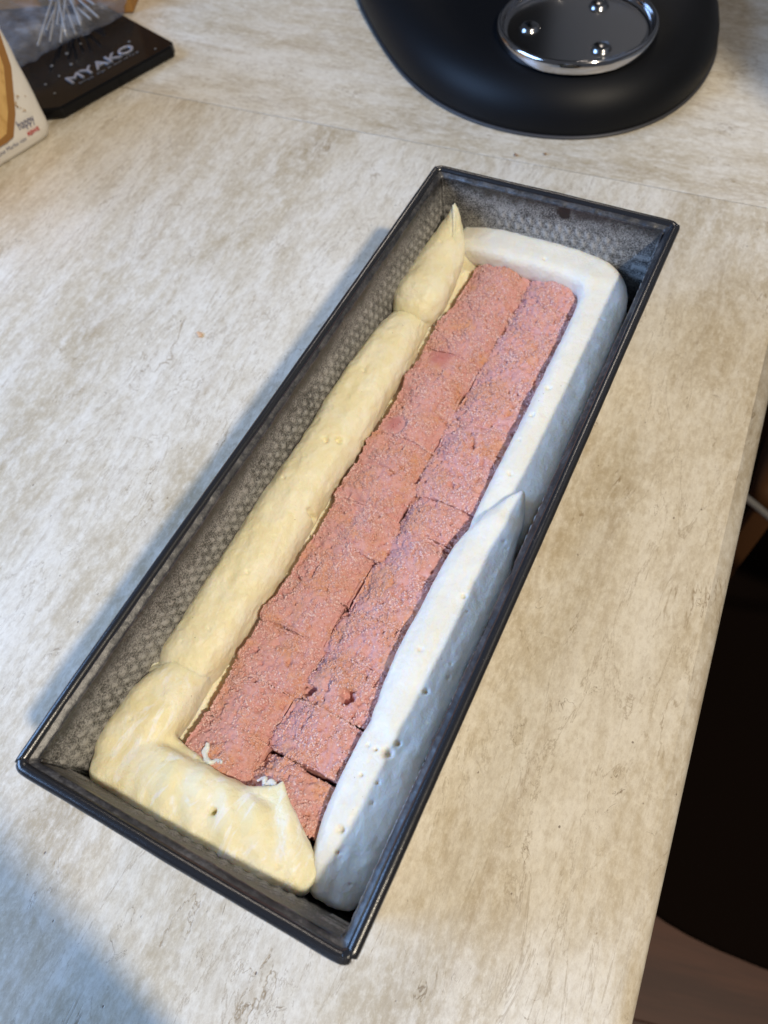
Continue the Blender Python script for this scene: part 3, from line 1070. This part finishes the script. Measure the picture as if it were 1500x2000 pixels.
M['crumb'] = mat_crumb()
ORD = ['nearest', 'second', 'third', 'fourth', 'fifth', 'sixth', 'seventh', 'eighth', 'ninth', 'tenth', 'eleventh', 'twelfth', 'thirteenth', 'farthest']
RB = [-126.5, -109.2, -89.6, -71, -53.5, -33, -16.5, 0, 21.5, 40, 59, 78, 95, 112.5, 130.5]
LB = [-126.5, -108.3, -90.2, -70.5, -52.2, -32.2, -13, 3, 22, 40, 56, 71, 97, 131.0]
extraR = {0: 'nearest pink piece in the row beside the white cream, with a dark gap behind it',
          1: 'second pink piece in the right row, between two dark slits',
          2: 'third pink piece in the right row, with two torn holes on top',
          5: 'sixth pink piece in the right row, seamed at both ends, near the white cream tip'}
extraL = {0: 'nearest pink piece in the row beside the yellow cream, with a small white cream smear',
          8: 'ninth pink piece in the left row, with a smooth raw pink patch',
          10: 'eleventh pink piece in the left row, with a smooth deep pink patch on top'}


def lab(side, i, n, ex):
    if i in ex: return ex[i]
    row = 'left row beside the yellow cream' if side == 'L' else 'right row beside the white cream'
    w = 'farthest' if i == n - 1 else ORD[i]
    cr = 'yellow' if side == 'L' else 'white'
    if i == n - 1: return f'farthest crumbly pink sponge piece in the row beside the {cr} cream'
    return f'crumbly pink sponge piece, {w} from the near end in the row beside the {cr} cream'


nR, nL = len(RB) - 1, len(LB) - 1
for i in range(nR):
    H = 41.2 + 0.5 * math.sin(i * 1.9)
    kw = dict(gap=-0.7, tilt=(0.0, random.uniform(-0.15, 0.15)), rot=random.uniform(-0.015, 0.015))
    if i == 0: kw = dict(gap=1.5, tilt=(-0.3, -0.6), rot=-0.035); H -= 0.8
    if i == 1: kw = dict(gap=1.6, tilt=(0.2, 0.2), rot=-0.02)
    if i == 2: kw['holes'] = [(16.5, -83.0, 2.9, 5.0), (2.6, -86.5, 2.4, 9.0)]
    if i == 7: kw['holes'] = [(14, 8, 1.5, 1.4)]
    if i == 8: kw['holes'] = [(14, 28, 1.1, 2.0)]
    if i in (3, 5, 6, 7): kw['gap'] = 0.1
    if i == 9: kw['holes'] = [(1.8, 40.5, 0.8, 4)]
    build_piece('R', RB[i], RB[i + 1], lab('R', i, nR, extraR), 300 + i, H, **kw)
for i in range(nL):
    H = 41.0 + 0.55 * math.sin(i * 2.3 + 1)
    kw = dict(gap=-0.7, tilt=(0.0, random.uniform(-0.15, 0.15)), rot=random.uniform(-0.015, 0.015))
    if i == 7: kw['tilt'] = (0, -0.5); H += 0.1; kw['smooth_area'] = (-19, 4.0, 9, 1.8)
    if i == 6: kw['tilt'] = (-0.2, 0.7); H += 0.5
    if i == 8: kw['smooth_area'] = (-19, 26, 5, 4.5); kw['holes'] = [(-4, 38, 1, 2)]
    if i in (1, 3, 5): kw['gap'] = 0.1
    if i == 10: kw['smooth_area'] = (-17, 66, 7, 6)
    if i == 11: kw['holes'] = [(-2, 60, 0.8, 2)]
    build_piece('L', LB[i], LB[i + 1], lab('L', i, nL, extraL), 400 + i, H, **kw)


# crumbs on the worktop
def worktop_crumb(x, y, s, col, label):
    bm = bmesh.new()
    bmesh.ops.create_icosphere(bm, subdivisions=2, radius=1.0)
    me = bpy.data.meshes.new("crumb"); bm.to_mesh(me); bm.free()
    co = get_co(me)
    co *= np.array([s, s * 0.7, s * 0.35])
    co += 0.35 * s * np.stack([vnoise(co + 0.1 * x, s * 700, 801 + k) for k in range(3)], 1)
    co[:, 2] -= co[:, 2].min()
    set_co(me, co)
    o = link("crumb", me, simple("crumb_" + label.split()[1], col, 0.8))
    o.location = (x, y, 0.0001)
    tag(o, label, 'crumb')


worktop_crumb(-0.157, 0.0645, 0.0022, srgb(214, 180, 148), 'pale tan flake lying on the open worktop left of the loaf pan')
worktop_crumb(-0.057, 0.2655, 0.0014, srgb(150, 118, 88), 'small brown crumb in front of the mixer foot, the left one of two')
worktop_crumb(-0.0411, 0.2720, 0.0014, srgb(146, 120, 92), 'tiny brown crumb in front of the mixer foot, the right one of two')


# little smears of cream on the sponge
def smear(pts, parentless_label=None):
    me = strand_mesh("cream_smear", pts, 0.3, 24, 0.8, 0.8, 2.1)
    c0 = get_co(me).mean(0)
    displace(me, lambda c: MM * (0.45 * vnoise(c, 1.9, 501) + 0.25 * vnoise(c, 0.9, 502)))
    set_co(me, get_co(me) - c0)
    o = link("cream_smear", me, M['white'])
    o.location = tuple(c0)
    return o


o = smear([(-17.5, -117.0, 42.2, 0.5, 0.4), (-17.0, -119.0, 42.1, 0.9, 0.6), (-15.8, -121.0, 42.3, 0.9, 0.6), (-13.5, -121.3, 42.6, 0.7, 0.5), (-12.0, -120.4, 42.6, 0.8, 0.55), (-10.2, -119.8, 42.6, 0.8, 0.5)])
tag(o, 'small white cream smear on the nearest left pink sponge piece', 'cream smear')
o = smear([(3.2, -119.5, 41.0, 0.5, 0.4), (4.6, -118.3, 41.8, 0.9, 0.5), (6.4, -119.6, 42.0, 1.0, 0.5), (8.0, -118.0, 42.2, 0.8, 0.5), (9.0, -119.6, 42.4, 0.9, 0.5), (7.0, -121.0, 42.4, 1.6, 0.6)])
tag(o, 'thin white cream smear on the nearest right sponge piece beside the yellow wedge', 'cream smear')


# ------------------------------------------------------------------ stand mixer
def build_mixer():
    root = empty("stand_mixer", (-0.055, 0.365, 0))
    ox, oy = 0.055, -0.365
    tag(root, 'matt black stand mixer foot with a shiny round bowl plate, standing behind the pan', 'stand mixer')
    blk = NT("matt_black_enamel")
    blk.set(Base_Color=(0.004, 0.0045, 0.006, 1), Roughness=0.50, Specular_IOR_Level=0.20)
    blk.bump(blk.noise(blk.mapping(), 900, 2), 0.12, 0.0001)
    blk = blk.m
    lip = simple("grey_foot_lip", srgb(58, 58, 62), 0.5)
    chrome = NT("polished_steel")
    chrome.set(Base_Color=(0.50, 0.49, 0.50, 1), Metallic=1.0, Roughness=0.10)
    chrome = chrome.m
    steel = simple("dark_polished_steel", (0.62, 0.61, 0.61, 1), 0.20, 1.0)
    c1 = np.array([-0.0605, 0.3690])
    c2 = np.array([-0.190, 0.580])
    K = [(-236, 401), (-208, 368), (-181, 340), (-151, 314), (-117, 295), (-81, 286), (-46, 287.5), (-16, 299), (8, 321), (22, 350), (27, 384), (24, 420), (12, 458), (-8, 498), (-38, 548), (-78, 602), (-130, 650), (-190, 680), (-250, 676), (-296, 640), (-312, 585), (-303, 525), (-276, 462)]
    K = np.array(K + K[:3], float)
    KC = catmull(K, 900)
    n0 = int(np.argmin(np.linalg.norm(KC[:450] - K[1], axis=1))); n1 = 450 + int(np.argmin(np.linalg.norm(KC[450:] - K[-2], axis=1)))
    KC = KC[n0:n1]
    KC = KC[np.linspace(0, len(KC), 220, endpoint=False).astype(int)] * MM

    def outline(d, z):
        Q = KC.copy()
        for _ in range(6):
            Q = (np.roll(Q, 1, 0) + 2 * Q + np.roll(Q, -1, 0)) / 4
        steps = max(1, int(abs(d) / 0.002))
        for _ in range(steps):
            T = np.roll(Q, -1, 0) - np.roll(Q, 1, 0)
            T /= np.linalg.norm(T, axis=1)[:, None]
            Q = Q + np.stack([-T[:, 1], T[:, 0]], 1) * d / steps
            for _ in range(2):
                Q = (np.roll(Q, 1, 0) + 2 * Q + np.roll(Q, -1, 0)) / 4
        return np.hstack([Q, np.full((len(Q), 1), z)])
    prof = [(6, 0.3), (1.0, 0.6), (0.0, 2.5), (-0.2, 6), (0.6, 11), (2.6, 16.5), (6.2, 22), (11.5, 26.8), (18, 30), (25, 31.6), (33, 32.0), (45, 32.0), (60, 32.0)]
    G = np.array([outline(d * MM, z * MM) for d, z in prof])
    me = gridmesh("foot", G + np.array([ox, oy, 0]), close_v=True)
    bm = bmesh.new(); bm.from_mesh(me)
    bmesh.ops.contextual_create(bm, geom=[e for e in bm.edges if e.is_boundary and e.verts[0].co.z > 0.02])
    bmesh.ops.recalc_face_normals(bm, faces=bm.faces)
    bm.to_mesh(me); bm.free()
    link("foot", me, blk, root)
    G = np.array([outline(d * MM, z * MM) for d, z in [(0.5, 0.2), (-0.9, 0.3), (-1.3, 0.9), (-1.1, 1.6), (0.2, 2.0)]])
    link("foot_lip", gridmesh("foot_lip", G + np.array([ox, oy, 0]), close_v=True), lip, root)
    # bowl plate
    pc = np.array([-0.0535, 0.3510])
    R = 48.6

    def lathe(name, prof, n=96):
        G = np.array([[(pc[0] + ox + r * MM * math.cos(a), pc[1] + oy + r * MM * math.sin(a), z * MM) for a in np.linspace(0, 2 * math.pi, n, endpoint=False)] for r, z in prof])
        return gridmesh(name, G, close_v=True)
    ring = [(R + 0.3, 31.5), (R + 0.6, 34.5), (R + 0.2, 37.0), (R - 0.5, 38.2), (R - 1.5, 38.6), (R - 2.5, 38.2), (R - 3.0, 37.2), (R - 3.4, 35.5), (R - 3.9, 33.9), (R - 5.0, 33.1), (R - 7.6, 33.0)]
    pr = link("plate_ring", lathe("plate_ring", ring), chrome, root)
    disc = [(R - 6.5, 33.3), (R - 10, 33.25), (20, 33.1), (0.05, 33.0)]
    link("plate_disc", lathe("plate_disc", disc), steel, root)
    studm = simple("dull_steel_studs", (0.32, 0.32, 0.33, 1), 0.2, 1.0)
    for a in (200, 320, 80):
        bx, by = pc[0] + 0.0285 * math.cos(math.radians(a)), pc[1] + 0.0285 * math.sin(math.radians(a))
        G = np.array([[(bx + ox + r * MM * math.cos(t), by + oy + r * MM * math.sin(t), z * MM) for t in np.linspace(0, 2 * math.pi, 28, endpoint=False)] for r, z in
                      [(6.6, 33.0), (6.0, 33.5), (5.6, 34.6), (4.6, 35.4), (2.8, 36.0), (0.05, 36.2)]])
        link("stud", gridmesh("stud", G, close_v=True), studm, root)
    # column and head (above the frame of the photo)
    def outl2(cx, cy, rx, ry, z, n=48):
        u = (c1 - c2) / np.linalg.norm(c1 - c2)
        v = np.array([-u[1], u[0]])
        return [(cx + ox + u[0] * rx * math.cos(t) + v[0] * ry * math.sin(t), cy + oy + u[1] * rx * math.cos(t) + v[1] * ry * math.sin(t), z) for t in np.linspace(0, 2 * math.pi, n, endpoint=False)]
    cc = c2 + np.array([-0.018, 0.035])
    G = np.array([outl2(cc[0], cc[1], a, b, z) for a, b, z in [(0.085, 0.095, 0.030), (0.062, 0.074, 0.045), (0.048, 0.062, 0.08), (0.045, 0.058, 0.16), (0.050, 0.060, 0.23), (0.055, 0.062, 0.262)]])
    link("column", gridmesh("column", G, close_v=True), blk, root)
    u = (c1 - c2) / np.linalg.norm(c1 - c2)
    hp = []
    for t, w, h in [(-0.10, 30, 30), (-0.06, 52, 48), (0.0, 62, 56), (0.08, 62, 56), (0.16, 58, 50), (0.22, 50, 42)]:
        p = (cc + u * t) * 1000
        hp.append((p[0] + ox * 1000, p[1] + oy * 1000, 315, w, h))
    link("motor_head", strand_mesh("motor_head", hp, 5, 40, 0.7, 0.7, 2.6), blk, root)


build_mixer()


def build_shade_roll():  # out of view, added only to cast the soft shadow at the near left
    root = empty("added_shade_roll", (0.078, -0.257, 0), 0)
    tag(root, 'unseen white paper towel roll, added at the near right to cast a shadow', 'paper towel')
    paper = NT("soft_white_paper")
    paper.set(Base_Color=srgb(215, 214, 210), Roughness=0.9)
    paper.bump(paper.noise(paper.mapping(), 500, 3), 0.5, 0.0006)
    st = simple("stand_steel", (0.5, 0.5, 0.5, 1), 0.3, 1.0)

    def lathe(name, prof, mat):
        G = np.array([[(r * math.cos(a), r * math.sin(a), z) for a in np.linspace(0, 2 * math.pi, 64, endpoint=False)] for r, z in prof])
        link(name, gridmesh(name, G, close_v=True), mat, root)
    lathe("roll", [(0.021, 0.012), (0.045, 0.012), (0.0465, 0.014), (0.0465, 0.268), (0.045, 0.270), (0.021, 0.270), (0.021, 0.012)], paper.m)
    lathe("stand_base", [(0.0001, 0.0002), (0.052, 0.0002), (0.053, 0.003), (0.051, 0.007), (0.0001, 0.008)], st)
    lathe("stand_rod", [(0.005, 0.007), (0.005, 0.295), (0.009, 0.300), (0.009, 0.308), (0.0001, 0.312)], st)


build_shade_roll()


def build_shade_cupboard():  # out of view, added to block the ceiling lamp beside the mixer
    root = empty("added_shade_cupboard", (0.30, 0.185, 0.16), 0)
    tag(root, 'unseen pale cupboard, added beyond the right of the worktop to shade its far end', 'cupboard')
    pale = simple("shade_cupboard_paint", srgb(150, 146, 140), 0.5)
    link("carcass", box_mesh("carcass", 0.0, 0.36, 0.0, 0.60, 0.0, 0.80, 0.002, 2), pale, root, False)
    for k in (0, 1):
        d = link("door", box_mesh("door", -0.019, -0.001, 0.002, 0.298, 0.002, 0.798, 0.0015, 2), pale, root, False)
        d.location = (0, 0.30 * k, 0)
        h = link("handle", box_mesh("handle", -0.030, -0.0195, 0.27 - 0.24 * k, 0.282 - 0.24 * k, 0.05, 0.17, 0.003, 2), simple("steel_handle", (0.5, 0.5, 0.5, 1), 0.3, 1.0), d)


build_shade_cupboard()


# ------------------------------------------------------------------ things in the far left corner
def text_mesh(name, body, size, extrude=0.0, bevel=0.0, xscale=1.0, spacing=1.0, offset=0.0):
    c = bpy.data.curves.new(name, 'FONT')
    c.body = body
    c.size = size
    c.extrude = extrude
    c.bevel_depth = bevel
    c.space_character = spacing
    c.offset = offset
    c.align_x = 'CENTER'
    c.align_y = 'CENTER'
    o = bpy.data.objects.new(name, c)
    COL.objects.link(o)
    bpy.context.view_layer.update()
    dg = bpy.context.evaluated_depsgraph_get()
    me = bpy.data.meshes.new_from_object(o.evaluated_get(dg))
    me.name = name
    bpy.data.objects.remove(o)
    bpy.data.curves.remove(c)
    me.materials.clear()
    for v in me.vertices:
        v.co.x *= xscale
    return me


# black glossy tray; local x runs along its front edge, local y away from the viewer
E1, E2 = Vector((-0.3560, 0.2020, 0)), Vector((-0.3270, 0.2905, 0))
ex = (E2 - E1).normalized()
ang = math.atan2(ex.y, ex.x)
LEN = (E2 - E1).length


def build_tray():
    root = empty("black_tray", tuple(E1), ang)
    tag(root, 'glossy black tray with silver lettering on its front edge, at the far left', 'tray')
    t = NT("glossy_black_plastic")
    t.set(Base_Color=(0.006, 0.006, 0.0065, 1), Roughness=0.12, Specular_IOR_Level=0.18)
    t.bump(t.noise(t.mapping(), 300, 2), 0.05, 0.0002)
    # outline with cut corners
    L, D, H, ch = LEN, 0.20, 0.0085, 0.012
    out = [(-0.006 + 0.001, 0.0), (L - 0.003, 0.0), (L + 0.001, 0.004), (L + 0.001, D), (-ch - 0.006, D), (-ch - 0.006, 0.012)]
    bm = bmesh.new()
    vs = [bm.verts.new((x, y, 0.001)) for x, y in out]
    f = bm.faces.new(vs)
    r = bmesh.ops.extrude_face_region(bm, geom=[f])
    top = [v for v in r['geom'] if isinstance(v, bmesh.types.BMVert)]
    for v in top: v.co.z = H
    bmesh.ops.recalc_face_normals(bm, faces=bm.faces)
    bmesh.ops.bevel(bm, geom=[e for e in bm.edges], offset=0.0012, segments=3, profile=0.5, affect='EDGES')
    me = bpy.data.meshes.new("tray_body"); bm.to_mesh(me); bm.free()
    link("tray_body", me, t.m, root, False)
    sil = simple("silver_lettering", srgb(168, 170, 180), 0.35, 0.55)
    tm = text_mesh("lettering", "MYAKO", 0.0165, 0.0004, 0.00022, 1.0, 1.02)
    o = link("lettering", tm, sil, root, False)
    w = max(v.co.x for v in tm.vertices) - min(v.co.x for v in tm.vertices)
    o.scale = (0.055 / w, 0.80, 1)
    o.location = (0.0435, 0.0215, H + 0.0005)
    # tiny worn second line under the name
    sub = bmesh.new()
    rr = random.Random(5)
    for k in range(11):
        x = 0.020 + k * 0.0048
        for q in range(2):
            a = rr.uniform(0, 3.1)
            m = Matrix.Translation((x + rr.uniform(-.0008, .0008) + q * 0.0016, 0.0135 + rr.uniform(-.0005, .0005), H + 0.0003)) @ Matrix.Rotation(a, 4, 'Z') @ Matrix.Diagonal((0.0020, 0.0006, 0.0005, 1))
            bmesh.ops.create_cube(sub, size=1, matrix=m)
    me = bpy.data.meshes.new("small_lettering"); sub.to_mesh(me); sub.free()
    link("small_lettering", me, simple("worn_silver_print", srgb(110, 112, 118), 0.45, 0.4), root, False)
    # drops of water
    for k, (x, y, s) in enumerate([(0.074, 0.030, 0.0011), (0.030, 0.040, 0.0012), (0.016, 0.034, 0.0009), (0.004, 0.033, 0.0010), (0.020, 0.050, 0.0012), (0.036, 0.055, 0.0014), (0.050, 0.058, 0.001), (0.002, 0.018, 0.0009), (0.080, 0.006, .0009)]):
        bm = bmesh.new()
        bmesh.ops.create_uvsphere(bm, u_segments=12, v_segments=8, radius=s)
        for v in bm.verts: v.co.z *= 0.45
        me = bpy.data.meshes.new("speck"); bm.to_mesh(me); bm.free()
        d = link("speck", me, M['speck'], root)
        d.location = (x, y, H + 0.0003)


M['speck'] = simple("pale_specks", srgb(104, 102, 100), 0.4)
build_tray()


def mat_clear():
    t = NT("clear_crinkled_film")
    o = t.mapping()
    n = t.t.nodes
    out = [x for x in n if x.type == 'OUTPUT_MATERIAL'][0]
    tr = t.n('ShaderNodeBsdfTransparent')
    tr.inputs[0].default_value = (0.86, 0.86, 0.87, 1)
    mx = t.n('ShaderNodeMixShader')
    t.set(Base_Color=srgb(200, 200, 204), Roughness=0.12)
    f = t.noise(o, 60, 4, 0.6, 0.6)
    fac = t.math('ADD', 0.10, t.math('MULTIPLY', t.step(f, 0.45, 0.75), 0.20))
    t.l(fac, mx.inputs[0])
    t.l(tr.outputs[0], mx.inputs[1]); t.l(t.b.outputs[0], mx.inputs[2])
    t.l(mx.outputs[0], out.inputs['Surface'])
    t.bump(t.noise(o, 90, 4, 0.6, 1.0), 0.8, 0.002)
    return t.m


def build_sticks_bag():
    root = empty("stick_bag", (E1.x, E1.y, 0.0088), ang)
    tag(root, 'clear crinkled plastic bag of thin white sticks lying on the black tray', 'plastic bag')
    me = strand_mesh("clear_film", [(-30, 100, 8, 30, 8), (-12, 100, 8.5, 40, 8.4), (10, 101, 9, 40, 9), (32, 102, 9, 42, 9), (52, 102, 9, 47, 9), (70, 102, 8.5, 47, 8.4), (88, 108, 7, 40, 6.8)], 1.2, 90, 0.3, 0.3, 4.0)
    displace(me, lambda c: MM * (1.6 * vnoise(c, 15, 601) + 1.3 * vnoise(c, 7, 602) + 0.5 * vnoise(c, 3, 603)))
    co = get_co(me); co[:, 2] = np.maximum(co[:, 2], 0.0003); set_co(me, co)
    link("clear_film", me, mat_clear(), root)
    white = simple("white_paper_sticks", srgb(168, 165, 160), 0.6)
    ends = [(22, 64), (33, 68), (47, 78), (37, 60), (42, 58), (50, 60), (57, 62), (63, 74), (66, 62), (74, 66), (80, 78), (40, 84)]
    for k, (x, y) in enumerate(ends):
        x0, y0 = 76 + (k % 4) * 3.4, 122 + (k % 3) * 3
        s = link("stick", strand_mesh("stick", [(x0, y0, 12 - (k % 3) * 2, 0.85, 0.85), (x, y, 9 - (k % 2) * 3, 0.85, 0.85)], 4, 10, 0.3, 0.3, 2), white, root)
    cap = strand_mesh("white_cap", [(66, 108, 14, 7, 5), (70, 122, 16, 11, 6), (76, 138, 18, 12, 7)], 1.5, 30, 0.6, 0.6, 2.3)
    link("white_cap", cap, simple("bluish_white_plastic", srgb(200, 208, 228), 0.4), root)


build_sticks_bag()


# white paper packet: its printed face looks towards +x, bottom edge from B1 to B2
B1, B2 = Vector((-0.3520, 0.1820, 0)), Vector((-0.3645, 0.1350, 0))


def build_packet():
    d = (B1 - B2).normalized()
    root = empty("paper_packet", tuple(B1), math.atan2(d.y, d.x))
    # local x along the face towards the right corner (0 at the corner, negative to the left), local y into the packet, z up
    tag(root, 'white paper packet with crispbread picture and small blue and red print at left edge', 'packet')
    t = NT("white_printed_paper")
    t.set(Base_Color=srgb(226, 220, 210), Roughness=0.38)
    t.bump(t.noise(t.mapping(), 60, 3, 0.5, 0.6), 0.4, 0.002)
    Wd, Dp, H = 0.15, 0.055, 0.135
    nx, nz = 70, 60
    # closed skin: rounded-rectangle section varying with height (folded paper, pinched towards the top)
    rings = []
    for z in np.linspace(0.0, 1, nz):
        zz = z * H
        pinch = 1 - 0.15 * z ** 2
        foot = 0.0022 * math.exp(-(zz / 0.004) ** 2)
        a, b = Wd / 2, Dp / 2 * pinch
        ring = []
        for k in range(120):
            th = 2 * math.pi * k / 120
            x = -Wd / 2 + np.sign(math.cos(th)) * abs(math.cos(th)) ** 0.13 * (a - foot)
            y = Dp / 2 + np.sign(math.sin(th)) * abs(math.sin(th)) ** 0.22 * (b - foot)
            ring.append((x, y + 0.006 * z, zz + 0.0004))
        rings.append(ring)
    me = gridmesh("paper_skin", np.array(rings), close_v=True)
    bm = bmesh.new(); bm.from_mesh(me)
    bmesh.ops.holes_fill(bm, edges=[e for e in bm.edges if e.is_boundary])
    bmesh.ops.recalc_face_normals(bm, faces=bm.faces)
    bm.to_mesh(me); bm.free()
    displace(me, lambda c: 0.6 * MM * vnoise(c, 28, 701) + 0.18 * MM * vnoise(c, 9, 702))
    link("paper_skin", me, t.m, root)

    def face_y(x, z):
        zn = z / H
        return Dp / 2 - (Dp / 2 * (1 - 0.15 * zn ** 2) - 0.0022 * math.exp(-(z / 0.004) ** 2)) + 0.006 * zn - 0.0011

    def printed(name, me, cx, cz, mat, proud=0.0, rotz=0.0, sx=1, sz=1):
        # me is laid out in its own x-y plane; place on the face at (cx, cz)
        ca, sa = math.cos(rotz), math.sin(rotz)
        for v in me.vertices:
            x, y = v.co.x * sx, v.co.y * sz
            X, Zz = cx + x * ca - y * sa, cz + x * sa + y * ca
            v.co = Vector((X, face_y(X, Zz) - proud - v.co.z, Zz))
        me.update()
        return link(name, me, mat, root, False)
    blue = simple("navy_print", srgb(74, 76, 112), 0.5)
    red = simple("red_print", srgb(190, 48, 52), 0.5)
    printed("print_line", text_mesh("print_line", "Eine Marke von", 0.0036), -0.0325, 0.0088, blue)
    printed("print_red_word", text_mesh("print_red_word", "REWE", 0.0034, offset=0.0001), -0.0148, 0.0100, red)
    printed("print_tall_word", text_mesh("print_tall_word", "happy", 0.0085), -0.0165, 0.0172, blue, sx=0.62, sz=0.95)
    # crispbread picture: flat print, tan with a darker crust band
    tan, crust = srgb(204, 160, 92), srgb(150, 104, 48)
    pt = NT("crispbread_picture_print")
    a = pt.noise(pt.mapping((1, 1, 0.5)), 90, 5, 0.7, 0.8)
    pt.set(Base_Color=pt.mix(pt.step(a, 0.42, 0.66), srgb(214, 172, 104), srgb(186, 140, 74)), Roughness=0.45)
    pc = simple("crust_picture_print", crust, 0.45)

    def poly(name, pts, mat, proud):
        # fine strip grid so that it follows the paper
        xs = np.linspace(0, 1, 8)
        left, right = pts
        G = []
        zs = sorted(set([p[1] for p in left] + [p[1] for p in right] + list(np.linspace(left[0][1], left[-1][1], 24))))
        for z in zs:
            xl = np.interp(z, [p[1] for p in left], [p[0] for p in left])
            xr = np.interp(z, [p[1] for p in right], [p[0] for p in right])
            G.append([(xl + (xr - xl) * u, face_y(xl + (xr - xl) * u, z) - proud, z) for u in xs])
        return link(name, gridmesh(name, np.array(G)), mat, root)
    poly("crust_picture", ([(-0.130, 0.0125), (-0.130, 0.110)], [(-0.0340, 0.0125), (-0.0285, 0.0135), (-0.0197, 0.025), (-0.0080, 0.048), (-0.0035, 0.072), (-0.010, 0.110)]), pc, 0.00025)
    poly("bread_picture", ([(-0.130, 0.0165), (-0.130, 0.108)], [(-0.0360, 0.0165), (-0.0315, 0.0175), (-0.0240, 0.0275), (-0.0125, 0.050), (-0.0080, 0.073), (-0.015, 0.108)]), pt.m, 0.0005)
    # scattered crumbs printed beside the bread
    bm = bmesh.new()
    rr = random.Random(9)
    for k in range(14):
        bmesh.ops.create_circle(bm, cap_ends=True, radius=rr.uniform(0.0003, 0.0007), segments=7, matrix=Matrix.Translation((rr.uniform(-0.017, -0.008), rr.uniform(0.022, 0.036), 0)))
    me = bpy.data.meshes.new("crumb_print"); bm.to_mesh(me); bm.free()
    printed("crumb_print", me, 0, 0, simple("brown_crumb_print", srgb(190, 162, 128), 0.5), 0.0002)


build_packet()


def build_box():
    root = empty("cardboard_box", (-0.397, 0.3300, 0), math.radians(24))
    tag(root, 'brown cardboard box behind the black tray, cut off by the top edge', 'box')
    m = mat_wood("brown_cardboard", srgb(150, 104, 44), srgb(176, 126, 62), 60, 0.7)
    link("box_body", box_mesh("box_body", -0.16, 0.0, 0.0, 0.07, 0.0003, 0.10, 0.0012, 2), m, root, False)
    link("tape", box_mesh("tape", -0.10, -0.06, -0.0004, 0.0705, 0.0990, 0.1004), simple("tan_tape", srgb(170, 130, 70), 0.3), root, False)


build_box()
